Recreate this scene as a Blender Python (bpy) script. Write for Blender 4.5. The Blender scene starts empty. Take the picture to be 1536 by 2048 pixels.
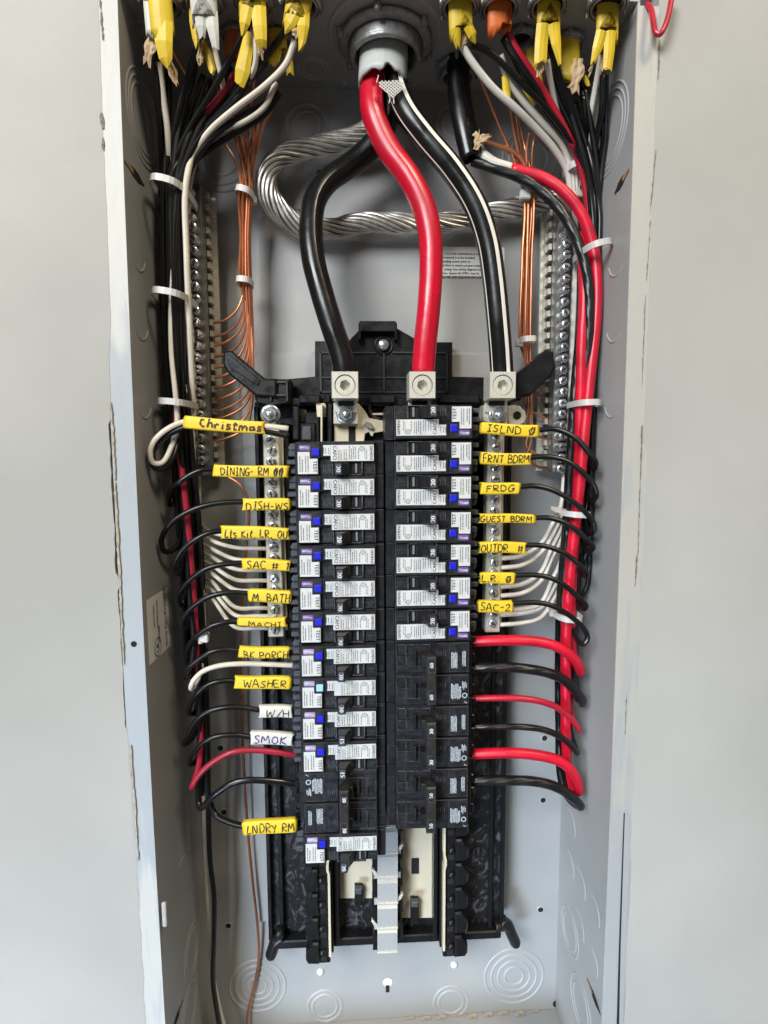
import bpy, bmesh, math, random
import numpy as np
from mathutils import Vector, Matrix

random.seed(7)
rng = np.random.default_rng(7)
scene = bpy.context.scene
COL = scene.collection

# ------------------------------------------------------------------ camera
F = 1125.6                                   # focal length in photo pixels (photo is 1536 x 2048)
YAW, PIT, ROL = -0.0508, -0.0995, 0.0056
CAM = np.array([-0.0220, -0.5016, -0.0052])  # metres; the back of the box is the plane y = 0


def _rot(yaw, pit, rol):
    c, s = math.cos(yaw), math.sin(yaw)
    Rz = np.array([[c, -s, 0], [s, c, 0], [0, 0, 1]])
    c, s = math.cos(pit), math.sin(pit)
    Rx = np.array([[1, 0, 0], [0, c, -s], [0, s, c]])
    c, s = math.cos(rol), math.sin(rol)
    Ry = np.array([[c, 0, s], [0, 1, 0], [-s, 0, c]])
    return Rz @ Rx @ Ry


RM = _rot(YAW, PIT, ROL)
cd = bpy.data.cameras.new('camera')
cam = bpy.data.objects.new('camera', cd)
COL.objects.link(cam)
m = Matrix.Identity(4)
for r in range(3):
    m[r][0], m[r][1], m[r][2], m[r][3] = RM[r, 0], RM[r, 2], -RM[r, 1], CAM[r]
cam.matrix_world = m
cd.sensor_fit = 'VERTICAL'
cd.sensor_height = 36.0
cd.lens = F / 2048 * 36.0
cd.clip_start = 0.01
cd.clip_end = 50
scene.camera = cam

# ------------------------------------------------------------------ light
world = bpy.data.worlds.new('World')
scene.world = world
world.use_nodes = True
bg = world.node_tree.nodes['Background']
bg.inputs[0].default_value = (1.0, 0.97, 0.92, 1)
bg.inputs[1].default_value = 0.085


def area(name, loc, target, size, power, col, sy=None, spread=180):
    l = bpy.data.lights.new(name, 'AREA')
    l.energy = power
    l.color = col
    l.shape = 'RECTANGLE'
    l.size = size
    l.size_y = sy or size
    l.spread = math.radians(spread)
    o = bpy.data.objects.new(name, l)
    COL.objects.link(o)
    o.location = loc
    o.rotation_euler = (Vector(target) - Vector(loc)).to_track_quat('-Z', 'Y').to_euler()
    o['kind'] = 'structure'
    return o


area('window_light', (-1.15, -2.0, 1.15), (0, 0, -0.1), 1.05, 71, (0.96, 0.985, 1.0), 1.0)
area('ceiling_light', (0.80, -1.20, 1.60), (0, 0, 0), 0.45, 17, (1.0, 0.86, 0.64))
area('added_low_blue_fill', (-1.05, -1.75, -0.85), (-0.02, 0, -0.62), 0.70, 2.6, (0.60, 0.77, 1.0), 0.60, 40)  # added fill lamp, no real window; tints the lower box blue

scene.view_settings.view_transform = 'Standard'
scene.view_settings.look = 'None'
scene.view_settings.exposure = 0.17
scene.view_settings.gamma = 1.0

# ------------------------------------------------------------------ pixel -> place helpers


def ray(px, py):
    return RM @ np.array([(px - 768) / F, 1.0, (1024 - py) / F])


def P(px, py, d):
    """point seen at photo pixel (px, py) that stands d metres in front of the box's back"""
    r = ray(px, py)
    t = (-d - CAM[1]) / r[1]
    return Vector(CAM + t * r)


def Pz(px, py, z):
    r = ray(px, py)
    t = (z - CAM[2]) / r[2]
    return Vector(CAM + t * r)


def Px(px, py, x):
    r = ray(px, py)
    t = (x - CAM[0]) / r[0]
    return Vector(CAM + t * r)


# ------------------------------------------------------------------ materials
MATS = {}


def mat(name, col, rough=0.5, metal=0.0, var=0.0, vscale=40, bump=0.0, bscale=200, rvar=0.0, coat=0.0,
        col2=None, spec=0.5, aniso=None, detail=4, bdist=0.001, vlo=0.35, vhi=0.65, sub=0.0):
    if name in MATS:
        return MATS[name]
    mt = bpy.data.materials.new(name)
    mt.use_nodes = True
    nt = mt.node_tree
    b = nt.nodes['Principled BSDF']
    b.inputs['Base Color'].default_value = (*col, 1)
    b.inputs['Roughness'].default_value = rough
    b.inputs['Metallic'].default_value = metal
    b.inputs['Specular IOR Level'].default_value = spec
    if coat:
        b.inputs['Coat Weight'].default_value = coat
        b.inputs['Coat Roughness'].default_value = 0.15
    if sub:
        b.inputs['Subsurface Weight'].default_value = sub
        b.inputs['Subsurface Radius'].default_value = (0.002, 0.002, 0.002)
    tc = nt.nodes.new('ShaderNodeTexCoord')
    src = tc.outputs['Object']
    if aniso:
        mp = nt.nodes.new('ShaderNodeMapping')
        mp.inputs['Scale'].default_value = aniso
        nt.links.new(src, mp.inputs['Vector'])
        src = mp.outputs['Vector']
    if var or rvar:
        n = nt.nodes.new('ShaderNodeTexNoise')
        n.inputs['Scale'].default_value = vscale
        n.inputs['Detail'].default_value = detail
        nt.links.new(src, n.inputs['Vector'])
        mr = nt.nodes.new('ShaderNodeMapRange')
        mr.inputs['From Min'].default_value = vlo
        mr.inputs['From Max'].default_value = vhi
        nt.links.new(n.outputs['Fac'], mr.inputs['Value'])
        if var:
            mx = nt.nodes.new('ShaderNodeMix')
            mx.data_type = 'RGBA'
            c2 = col2 or tuple(c * (1 - var) for c in col)
            mx.inputs['A'].default_value = (*col, 1)
            mx.inputs['B'].default_value = (*c2, 1)
            nt.links.new(mr.outputs['Result'], mx.inputs['Factor'])
            nt.links.new(mx.outputs['Result'], b.inputs['Base Color'])
        if rvar:
            m2 = nt.nodes.new('ShaderNodeMapRange')
            m2.inputs['To Min'].default_value = max(0.03, rough - rvar)
            m2.inputs['To Max'].default_value = min(1, rough + rvar)
            nt.links.new(mr.outputs['Result'], m2.inputs['Value'])
            nt.links.new(m2.outputs['Result'], b.inputs['Roughness'])
    if bump:
        n2 = nt.nodes.new('ShaderNodeTexNoise')
        n2.inputs['Scale'].default_value = bscale
        n2.inputs['Detail'].default_value = 3
        nt.links.new(src, n2.inputs['Vector'])
        bp = nt.nodes.new('ShaderNodeBump')
        bp.inputs['Strength'].default_value = bump
        bp.inputs['Distance'].default_value = bdist
        nt.links.new(n2.outputs['Fac'], bp.inputs['Height'])
        nt.links.new(bp.outputs['Normal'], b.inputs['Normal'])
    MATS[name] = mt
    return mt


def spiral_mat(name, col, rough, ucoef, vcoef, strength, metal=0.0, dist=0.0006, coat=0.0):
    """insulation that shows the lay of the strands or the edges of wound tape (uv: metres along, turn around)"""
    mt = mat(name, col, rough, metal, coat=coat, var=0.25, vscale=60)
    nt = mt.node_tree
    b = nt.nodes['Principled BSDF']
    uv = nt.nodes.new('ShaderNodeUVMap')
    sx = nt.nodes.new('ShaderNodeSeparateXYZ')
    nt.links.new(uv.outputs['UV'], sx.inputs[0])
    a = nt.nodes.new('ShaderNodeMath'); a.operation = 'MULTIPLY'; a.inputs[1].default_value = ucoef
    c = nt.nodes.new('ShaderNodeMath'); c.operation = 'MULTIPLY'; c.inputs[1].default_value = vcoef
    s = nt.nodes.new('ShaderNodeMath'); s.operation = 'ADD'
    nt.links.new(sx.outputs['X'], a.inputs[0]); nt.links.new(sx.outputs['Y'], c.inputs[0])
    nt.links.new(a.outputs[0], s.inputs[0]); nt.links.new(c.outputs[0], s.inputs[1])
    fr = nt.nodes.new('ShaderNodeMath'); fr.operation = 'PINGPONG'; fr.inputs[1].default_value = 0.5
    nt.links.new(s.outputs[0], fr.inputs[0])
    bp = nt.nodes.new('ShaderNodeBump')
    bp.inputs['Strength'].default_value = strength
    bp.inputs['Distance'].default_value = dist
    nt.links.new(fr.outputs[0], bp.inputs['Height'])
    nt.links.new(bp.outputs['Normal'], b.inputs['Normal'])
    return mt


M_box = mat('grey_enamel_steel', (0.385, 0.385, 0.375), 0.42, var=0.12, vscale=9, bump=0.12, bscale=900, rvar=0.08)
M_ring = mat('grey_enamel_emboss', (0.40, 0.40, 0.39), 0.4)
M_wall = mat('painted_drywall', (0.475, 0.465, 0.43), 0.75, var=0.20, vscale=3.5, bump=0.2, bscale=210, spec=0.25)
M_chalk = mat('cut_gypsum', (0.52, 0.45, 0.35), 0.95, var=0.45, vscale=160, bump=0.6, bscale=400)


def flange_mat(name, bare, paint, bands):
    """bare grey steel with wall paint smeared over it in stretches; bands = (z from, z to) of full paint"""
    mt = mat(name, bare, 0.5, bump=0.3, bscale=150, aniso=(1, 1, 0.3))
    nt = mt.node_tree
    b_ = nt.nodes['Principled BSDF']
    ge = nt.nodes.new('ShaderNodeNewGeometry')
    sp = nt.nodes.new('ShaderNodeSeparateXYZ')
    nt.links.new(ge.outputs['Position'], sp.inputs[0])
    mp = nt.nodes.new('ShaderNodeMapping'); mp.inputs['Scale'].default_value = (1, 1, 0.12)
    nt.links.new(ge.outputs['Position'], mp.inputs['Vector'])
    nz = nt.nodes.new('ShaderNodeTexNoise'); nz.inputs['Scale'].default_value = 130; nz.inputs['Detail'].default_value = 5
    nt.links.new(mp.outputs['Vector'], nz.inputs['Vector'])
    n3 = nt.nodes.new('ShaderNodeTexNoise'); n3.inputs['Scale'].default_value = 9; n3.inputs['Detail'].default_value = 3
    nt.links.new(ge.outputs['Position'], n3.inputs['Vector'])
    ramp = nt.nodes.new('ShaderNodeValToRGB')
    cr = ramp.color_ramp
    cr.elements[0].position = 0.0; cr.elements[1].position = 1.0
    for i, (zz, f) in enumerate(bands):
        e = cr.elements[0] if i == 0 else (cr.elements[-1] if i == len(bands) - 1 else cr.elements.new(zz))
        e.position = zz; e.color = (f, f, f, 1)
    mr = nt.nodes.new('ShaderNodeMapRange')
    mr.inputs['From Min'].default_value = -0.6; mr.inputs['From Max'].default_value = 0.35
    nt.links.new(sp.outputs['Z'], mr.inputs['Value'])
    nt.links.new(mr.outputs['Result'], ramp.inputs['Fac'])
    ad = nt.nodes.new('ShaderNodeMath'); ad.operation = 'ADD'
    nt.links.new(ramp.outputs['Color'], ad.inputs[0]); nt.links.new(nz.outputs['Fac'], ad.inputs[1])
    a2 = nt.nodes.new('ShaderNodeMath'); a2.operation = 'ADD'
    nt.links.new(ad.outputs[0], a2.inputs[0]); nt.links.new(n3.outputs['Fac'], a2.inputs[1])
    m2 = nt.nodes.new('ShaderNodeMapRange')
    m2.inputs['From Min'].default_value = 1.30; m2.inputs['From Max'].default_value = 1.48
    nt.links.new(a2.outputs[0], m2.inputs['Value'])
    mx = nt.nodes.new('ShaderNodeMix'); mx.data_type = 'RGBA'
    mx.inputs['A'].default_value = (*bare, 1); mx.inputs['B'].default_value = (*paint, 1)
    nt.links.new(m2.outputs['Result'], mx.inputs['Factor'])
    nt.links.new(mx.outputs['Result'], b_.inputs['Base Color'])
    return mt


M_flange = flange_mat('bare_and_painted_flange', (0.38, 0.405, 0.42), (0.53, 0.525, 0.49), ((0.0, 0.32), (0.30, 0.40), (0.42, 0.12), (0.66, 0.08), (0.74, 0.55), (1.0, 0.65)))
M_flange_r = flange_mat('overpainted_flange', (0.40, 0.41, 0.41), (0.47, 0.455, 0.41), ((0.0, 0.12), (0.28, 0.20), (0.34, 0.42), (0.5, 0.5), (0.75, 0.55), (1.0, 0.55)))
M_crack = mat('old_paint_crack', (0.30, 0.26, 0.20), 0.9, var=0.6, vscale=300)
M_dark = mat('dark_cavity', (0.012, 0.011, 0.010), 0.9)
M_wood = mat('stud_wood', (0.45, 0.27, 0.10), 0.8, var=0.3, vscale=200)
M_pvc = mat('black_moulded_plastic', (0.011, 0.011, 0.012), 0.36, spec=0.4, var=0.5, vscale=120, rvar=0.12, bump=0.08, bscale=500)
M_brk = mat('black_breaker_case', (0.013, 0.013, 0.015), 0.40, spec=0.4, var=0.4, vscale=240, rvar=0.12, bump=0.1, bscale=900,
            col2=(0.022, 0.022, 0.025))
M_edge = mat('scuffed_plastic_edge', (0.11, 0.113, 0.122), 0.55, var=0.85, vscale=400)
M_grey = mat('dark_grey_terminal_cover', (0.085, 0.092, 0.105), 0.42, var=0.4, vscale=300, rvar=0.1)
M_hand = mat('black_toggle', (0.022, 0.021, 0.021), 0.33, var=0.4, vscale=150)
M_rib = mat('moulded_rib', (0.030, 0.030, 0.032), 0.45)
M_slotbar = mat('highlight_slot_bar', (0.30, 0.31, 0.33), 0.35, 0.4)  # pale grey paints the highlight on the bar in the toggle slot
M_tieh = mat('brown_black_handle_tie', (0.036, 0.031, 0.028), 0.34, var=0.35, vscale=200)
M_tin = mat('tinned_aluminium', (0.80, 0.77, 0.66), 0.30, 0.35, var=0.14, vscale=120, rvar=0.08, bump=0.05, bscale=700)
M_bus = mat('satin_bus_plate', (0.76, 0.67, 0.49), 0.40, 0.15, var=0.10, vscale=30, rvar=0.06)
M_stab = mat('silver_stab', (0.66, 0.66, 0.64), 0.36, 0.4, var=0.12, vscale=900, rvar=0.06)
M_gate = mat('dull_tin_gate', (0.68, 0.65, 0.56), 0.42, 0.5, var=0.3, vscale=300)
M_bar = mat('dull_zinc_bar', (0.30, 0.295, 0.27), 0.36, 0.7, var=0.4, vscale=200)
M_zinc = mat('zinc_plated_steel', (0.78, 0.82, 0.84), 0.22, 0.8, var=0.3, vscale=90, rvar=0.08)
M_cast = mat('die_cast_zinc', (0.42, 0.42, 0.41), 0.45, 0.6, var=0.35, vscale=180, bump=0.25, bscale=500)
M_alu = mat('bare_aluminium_strand', (0.74, 0.71, 0.65), 0.36, 0.75, var=0.3, vscale=150)
M_cu = mat('bare_copper', (0.88, 0.38, 0.20), 0.34, 0.8, var=0.3, vscale=70)
M_cu2 = mat('tarnished_copper', (0.66, 0.26, 0.13), 0.38, 0.8, var=0.3, vscale=70)
M_blk = mat('black_insulation', (0.008, 0.008, 0.008), 0.30, spec=0.42, var=0.4, vscale=90)
M_blkbig = mat('black_service_insulation', (0.0075, 0.0075, 0.0078), 0.27, spec=0.42, var=0.3, vscale=40, bump=0.35, bscale=22, bdist=0.003, rvar=0.1)
M_blkspi = spiral_mat('black_ribbed_insulation', (0.009, 0.009, 0.009), 0.34, 60, 4, 0.9)
M_wht = mat('ivory_insulation', (0.72, 0.65, 0.54), 0.42, var=0.12, vscale=60, sub=0.05)
M_whtr = mat('white_insulation', (0.80, 0.76, 0.67), 0.42, var=0.10, vscale=60)
M_red = mat('red_insulation', (0.55, 0.012, 0.035), 0.36, var=0.25, vscale=40, coat=0.2)
M_redbig = mat('red_service_insulation', (0.60, 0.006, 0.028), 0.32, var=0.2, vscale=35, coat=0.1, bump=0.35, bscale=24, bdist=0.003, rvar=0.1)
M_redtape = spiral_mat('red_wound_tape', (0.72, 0.008, 0.035), 0.38, 60, 1, 0.35)
M_reddull = mat('dull_red_insulation', (0.38, 0.015, 0.035), 0.4, var=0.25, vscale=40)
M_yel = mat('yellow_jacket', (0.80, 0.56, 0.03), 0.42, var=0.12, vscale=60, bump=0.15, bscale=200, col2=(0.68, 0.47, 0.03))
M_yeltag = mat('yellow_sleeve', (0.86, 0.60, 0.03), 0.45, var=0.10, vscale=60, bump=0.12, bscale=150)
M_jwht = mat('white_jacket', (0.70, 0.68, 0.60), 0.45, var=0.1, vscale=60)
M_org = mat('orange_jacket', (0.80, 0.17, 0.03), 0.45, var=0.15, vscale=60)
M_gry = mat('grey_jacket', (0.56, 0.58, 0.54), 0.5, var=0.12, vscale=50, bump=0.15, bscale=120)
M_kraft = mat('kraft_paper', (0.66, 0.47, 0.27), 0.9, var=0.2, vscale=90, bump=0.3, bscale=160)
M_tie = mat('nylon_tie', (0.62, 0.60, 0.56), 0.4, var=0.08, vscale=60, sub=0.1)
M_lab = mat('white_breaker_label', (0.66, 0.66, 0.64), 0.5, var=0.06, vscale=90)
M_labw = mat('white_sticker', (0.84, 0.83, 0.78), 0.5, var=0.06, vscale=50)
M_print = mat('black_print', (0.03, 0.03, 0.03), 0.6)
M_pgrey = mat('grey_fine_print', (0.13, 0.13, 0.13), 0.6)
M_pwhite = mat('white_print', (0.72, 0.74, 0.76), 0.5)
M_pwgrey = mat('pale_print', (0.50, 0.54, 0.57), 0.6)
M_blue = mat('blue_test_button', (0.012, 0.018, 0.55), 0.35)
M_lblue = mat('pale_blue_test_button', (0.36, 0.62, 0.78), 0.35)
M_purp = mat('purple_print', (0.18, 0.10, 0.32), 0.5, var=0.2, vscale=300)
M_purp2 = mat('violet_pill', (0.42, 0.32, 0.56), 0.5, var=0.2, vscale=300)
M_ink = mat('black_marker_ink', (0.025, 0.015, 0.010), 0.6)
M_inkb = mat('brown_marker_ink', (0.075, 0.018, 0.012), 0.6)
M_inkp = mat('purple_marker_ink', (0.07, 0.02, 0.18), 0.6)
M_mesh = mat('glass_braid', (0.62, 0.62, 0.58), 0.8)

# glossy swirl-marked plastic of the base pan
M_pan = mat('swirl_marked_plastic', (0.018, 0.018, 0.020), 0.30)
_nt = M_pan.node_tree
_b = _nt.nodes['Principled BSDF']
_tc = _nt.nodes.new('ShaderNodeTexCoord')
_mp = _nt.nodes.new('ShaderNodeMapping')
_mp.inputs['Scale'].default_value = (1.0, 1.0, 0.7)
_nt.links.new(_tc.outputs['Object'], _mp.inputs['Vector'])
_w = _nt.nodes.new('ShaderNodeTexNoise')
_w.inputs['Scale'].default_value = 75
_w.inputs['Detail'].default_value = 5
_w.inputs['Roughness'].default_value = 0.62
_w.inputs['Distortion'].default_value = 2.6
_nt.links.new(_mp.outputs['Vector'], _w.inputs['Vector'])
_mr = _nt.nodes.new('ShaderNodeMapRange')
_mr.inputs['From Min'].default_value = 0.52
_mr.inputs['From Max'].default_value = 0.80
_nt.links.new(_w.outputs['Fac'], _mr.inputs['Value'])
_mx = _nt.nodes.new('ShaderNodeMix'); _mx.data_type = 'RGBA'
_mx.inputs['A'].default_value = (0.012, 0.012, 0.013, 1)
_mx.inputs['B'].default_value = (0.19, 0.19, 0.20, 1)
_nt.links.new(_mr.outputs['Result'], _mx.inputs['Factor'])
_nt.links.new(_mx.outputs['Result'], _b.inputs['Base Color'])
_bp = _nt.nodes.new('ShaderNodeBump')
_bp.inputs['Strength'].default_value = 0.4
_bp.inputs['Distance'].default_value = 0.001
_nt.links.new(_w.outputs['Fac'], _bp.inputs['Height'])
_nt.links.new(_bp.outputs['Normal'], _b.inputs['Normal'])

# ------------------------------------------------------------------ object helpers


def raw_mesh(name, verts, faces, material, smooth=False, uvs=None):
    me = bpy.data.meshes.new(name)
    me.from_pydata([tuple(v) for v in verts], [], faces)
    if uvs is not None:
        lay = me.uv_layers.new(name='UVMap')
        vi = np.empty(len(me.loops), dtype=np.int32)
        me.loops.foreach_get('vertex_index', vi)
        lay.data.foreach_set('uv', np.asarray(uvs, dtype=np.float32)[vi].ravel())
    if smooth:
        me.polygons.foreach_set('use_smooth', [True] * len(me.polygons))
    me.materials.append(material)
    me.update()
    return me


def place(name, me, parent=None, loc=(0, 0, 0), rot=None):
    o = bpy.data.objects.new(name, me)
    COL.objects.link(o)
    o.location = loc
    if rot is not None:
        o.rotation_euler = rot
    if parent is not None:
        o.parent = parent
    return o


def world_loc(o):
    p = Vector((0, 0, 0))
    while o is not None:
        p += Vector(o.location)
        o = o.parent
    return p


def tag(o, label=None, cat=None, group=None, kind=None):
    if label: o['label'] = label
    if cat: o['category'] = cat
    if group: o['group'] = group
    if kind: o['kind'] = kind
    return o


def thing(name, label, cat, loc, group=None, kind=None):
    o = bpy.data.objects.new(name, None)
    o.empty_display_size = 0.01
    COL.objects.link(o)
    o.location = loc
    return tag(o, label, cat, group, kind)


def obj(name, vf, material, parent=None, smooth=False):
    """one mesh object from world-space verts; origin at its parent's base or at its own middle"""
    verts, faces = vf[0], vf[1]
    uvs = vf[2] if len(vf) > 2 else None
    V = np.array([tuple(v) for v in verts], dtype=float)
    base = V.mean(axis=0)
    if parent is not None:
        pl = np.array(world_loc(parent))
    else:
        pl = np.zeros(3)
    me = raw_mesh(name, V - base, faces, material, smooth, uvs)
    return place(name, me, parent, tuple(base - pl))


def join(*parts):
    V, Fc = [], []
    for p in parts:
        off = len(V)
        V += [tuple(v) for v in p[0]]
        Fc += [tuple(i + off for i in f) for f in p[1]]
    return V, Fc


def bx(x0, x1, y0, y1, z0, z1, bev=0.0, seg=1):
    if bev <= 0:
        v = [(x, y, z) for x in (x0, x1) for y in (y0, y1) for z in (z0, z1)]
        f = [(0, 1, 3, 2), (4, 6, 7, 5), (0, 4, 5, 1), (2, 3, 7, 6), (0, 2, 6, 4), (1, 5, 7, 3)]
        return v, f
    bm = bmesh.new()
    bmesh.ops.create_cube(bm, size=1)
    for v in bm.verts:
        v.co = Vector(((x0 + x1) / 2 + v.co.x * (x1 - x0), (y0 + y1) / 2 + v.co.y * (y1 - y0),
                       (z0 + z1) / 2 + v.co.z * (z1 - z0)))
    bmesh.ops.bevel(bm, geom=list(bm.edges), offset=bev, segments=seg, profile=0.5, affect='EDGES')
    return from_bm(bm)


def from_bm(bm):
    bm.verts.ensure_lookup_table()
    bm.verts.index_update()
    v = [tuple(p.co) for p in bm.verts]
    f = [tuple(p.index for p in q.verts) for q in bm.faces]
    bm.free()
    return v, f


def prism(poly, y0, y1, bev=0.0):
    """poly in (x, z), extruded along y from y0 (back) to y1 (front, smaller)"""
    bm = bmesh.new()
    a = [bm.verts.new((x, y0, z)) for x, z in poly]
    b = [bm.verts.new((x, y1, z)) for x, z in poly]
    n = len(poly)
    bm.faces.new(a)
    bm.faces.new(b[::-1])
    for i in range(n):
        bm.faces.new((a[i], b[i], b[(i + 1) % n], a[(i + 1) % n]))
    bmesh.ops.recalc_face_normals(bm, faces=list(bm.faces))
    if bev:
        eds = [e for e in bm.edges if all(abs(v.co.y - y1) < 1e-7 for v in e.verts)]
        bmesh.ops.bevel(bm, geom=eds, offset=bev, segments=1, profile=0.5, affect='EDGES')
    bmesh.ops.triangulate(bm, faces=[f for f in bm.faces if len(f.verts) > 4])
    return from_bm(bm)


def catmull(pts, n=8):
    pts = [np.array(p, dtype=float) for p in pts]
    if len(pts) == 2:
        return [pts[0] + (pts[1] - pts[0]) * i / n for i in range(n + 1)]
    Q = [2 * pts[0] - pts[1]] + pts + [2 * pts[-1] - pts[-2]]
    out = []
    for i in range(1, len(Q) - 2):
        p0, p1, p2, p3 = Q[i - 1], Q[i], Q[i + 1], Q[i + 2]
        # centripetal parametrisation keeps loops round
        t0 = 0.0
        t1 = t0 + max(np.linalg.norm(p1 - p0), 1e-6) ** 0.5
        t2 = t1 + max(np.linalg.norm(p2 - p1), 1e-6) ** 0.5
        t3 = t2 + max(np.linalg.norm(p3 - p2), 1e-6) ** 0.5
        for k in range(n):
            t = t1 + (t2 - t1) * k / n
            A1 = (t1 - t) / (t1 - t0) * p0 + (t - t0) / (t1 - t0) * p1
            A2 = (t2 - t) / (t2 - t1) * p1 + (t - t1) / (t2 - t1) * p2
            A3 = (t3 - t) / (t3 - t2) * p2 + (t - t2) / (t3 - t2) * p3
            B1 = (t2 - t) / (t2 - t0) * A1 + (t - t0) / (t2 - t0) * A2
            B2 = (t3 - t) / (t3 - t1) * A2 + (t - t1) / (t3 - t1) * A3
            out.append((t2 - t) / (t2 - t1) * B1 + (t - t1) / (t2 - t1) * B2)
    out.append(pts[-1])
    return out


def frames(path):
    path = [np.array(p, dtype=float) for p in path]
    T = []
    for i in range(len(path)):
        a = path[max(i - 1, 0)]
        b = path[min(i + 1, len(path) - 1)]
        t = b - a
        T.append(t / (np.linalg.norm(t) + 1e-12))
    ref = np.array([0, -1.0, 0])
    n = ref - T[0] * ref.dot(T[0])
    if np.linalg.norm(n) < 1e-3:
        n = np.array([1.0, 0, 0]) - T[0] * T[0][0]
    n /= np.linalg.norm(n)
    out = []
    for t in T:
        n = n - t * n.dot(t)
        n /= np.linalg.norm(n) + 1e-12
        out.append((t, n, np.cross(t, n)))
    return out


def tube(path, r, sides=10, cap=True, flat=1.0, endcut=None):
    """swept tube; r may be a list; flat squeezes it along the frame normal; endcut[j] lengthens side j at the end"""
    fr = frames(path)
    n = len(path)
    V, UV, Fc = [], [], []
    L = 0.0
    for i in range(n):
        if i:
            L += float(np.linalg.norm(np.array(path[i]) - np.array(path[i - 1])))
        t, nn, bb = fr[i]
        rr = r[i] if isinstance(r, (list, tuple)) else r
        for j in range(sides + 1):
            a = 2 * math.pi * j / sides
            p = np.array(path[i]) + rr * (math.cos(a) * nn * flat + math.sin(a) * bb)
            if endcut is not None and i == n - 1:
                p = p + t * endcut[j % sides]
            V.append(p)
            UV.append((L, j / sides))
    s = sides + 1
    for i in range(n - 1):
        for j in range(sides):
            Fc.append((i * s + j, i * s + j + 1, (i + 1) * s + j + 1, (i + 1) * s + j))
    if cap:
        Fc.append(tuple(range(sides))[::-1])
        Fc.append(tuple((n - 1) * s + j for j in range(sides)))
    return V, Fc, UV


def px_path(pts, n=6):
    return catmull([P(x, y, d / 1000) for x, y, d in pts], n)


def ribbon_on_tube(path, r, ang, half, sides=3):
    """thin stripe that lies on a tube of radius r at angle ang"""
    fr = frames(path)
    V, Fc = [], []
    w = sides + 1
    for i, p in enumerate(path):
        t, nn, bb = fr[i]
        for j in range(w):
            a = ang - half + 2 * half * j / sides
            V.append(np.array(p) + r * (math.cos(a) * nn + math.sin(a) * bb))
    for i in range(len(path) - 1):
        for j in range(sides):
            Fc.append((i * w + j, i * w + j + 1, (i + 1) * w + j + 1, (i + 1) * w + j))
    return V, Fc


def lathe(profile, n=32, axis='y', c=(0, 0, 0), closed=False):
    """profile of (radius, height); height runs along -y (towards the viewer) or down -z"""
    V, Fc = [], []
    k = len(profile)
    for i in range(n):
        a = 2 * math.pi * i / n
        for r, h in profile:
            if axis == 'y':
                V.append((c[0] + r * math.cos(a), c[1] - h, c[2] + r * math.sin(a)))
            elif axis == 'z':
                V.append((c[0] + r * math.cos(a), c[1] + r * math.sin(a), c[2] - h))
            else:
                V.append((c[0] + h, c[1] + r * math.cos(a), c[2] + r * math.sin(a)))
    for i in range(n):
        j = (i + 1) % n
        for q in range(k if closed else k - 1):
            q2 = (q + 1) % k
            Fc.append((i * k + q, j * k + q, j * k + q2, i * k + q2))
    return V, Fc


def ring(c, r, axis='y', w=0.0016, h=0.0009, sign=1, n=44, arc=None):
    """low embossed ridge of a knock-out"""
    return lathe([(r - w, -0.0002 * sign), (r - w * 0.4, h * sign), (r + w * 0.4, h * sign), (r + w, -0.0002 * sign)],
                 n, axis, c)


_txt = {}


def text_geo(s, size):
    """verts (x, y) and faces of a line of print centred on the origin"""
    if s not in _txt:
        cu = bpy.data.curves.new('t', 'FONT')
        cu.body = s
        cu.size = 1.0
        cu.align_x = 'CENTER'
        cu.align_y = 'CENTER'
        cu.resolution_u = 2
        o = bpy.data.objects.new('t', cu)
        COL.objects.link(o)
        bpy.context.view_layer.update()
        me = bpy.data.meshes.new_from_object(o.evaluated_get(bpy.context.evaluated_depsgraph_get()))
        _txt[s] = ([tuple(v.co)[:2] for v in me.vertices], [tuple(p.vertices) for p in me.polygons])
        bpy.data.objects.remove(o)
        bpy.data.curves.remove(cu)
        bpy.data.meshes.remove(me)
    v, f = _txt[s]
    return [(x * size, y * size) for x, y in v], f


def text_on(s, size, o, right, up, bold=0.0, stretch=1.0):
    v, f = text_geo(s, size)
    o, right, up = Vector(o), Vector(right), Vector(up)
    V = [o + right * (x * stretch) + up * y for x, y in v]
    if bold:
        V2 = [p + right * bold for p in V]
        return join((V, f), (V2, f))
    return V, f


def quads_on(rects, o, right, up):
    """flat bars (a0, a1, b0, b1) in the plane of print"""
    o, right, up = Vector(o), Vector(right), Vector(up)
    V, Fc = [], []
    for a0, a1, b0, b1 in rects:
        k = len(V)
        V += [o + right * a + up * b for a, b in ((a0, b0), (a1, b0), (a1, b1), (a0, b1))]
        Fc.append((k, k + 1, k + 2, k + 3))
    return V, Fc


# ------------------------------------------------------------------ the wall round the box
DEP = 0.0984
HW = 0.17225
ZT, ZB = 0.2990, -0.5565


def bow(z):
    """the sheet-metal sides belly out a little between their ends"""
    t = (z - ZT) / (ZB - ZT)
    return 0.0034 * 4 * t * (1 - t)


def jag(z, seed, amp):
    return amp * (math.sin(z * 61 + seed) * 0.5 + math.sin(z * 173 + seed * 2.1) * 0.3 + math.sin(z * 431 + seed * 3.7) * 0.2)


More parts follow.
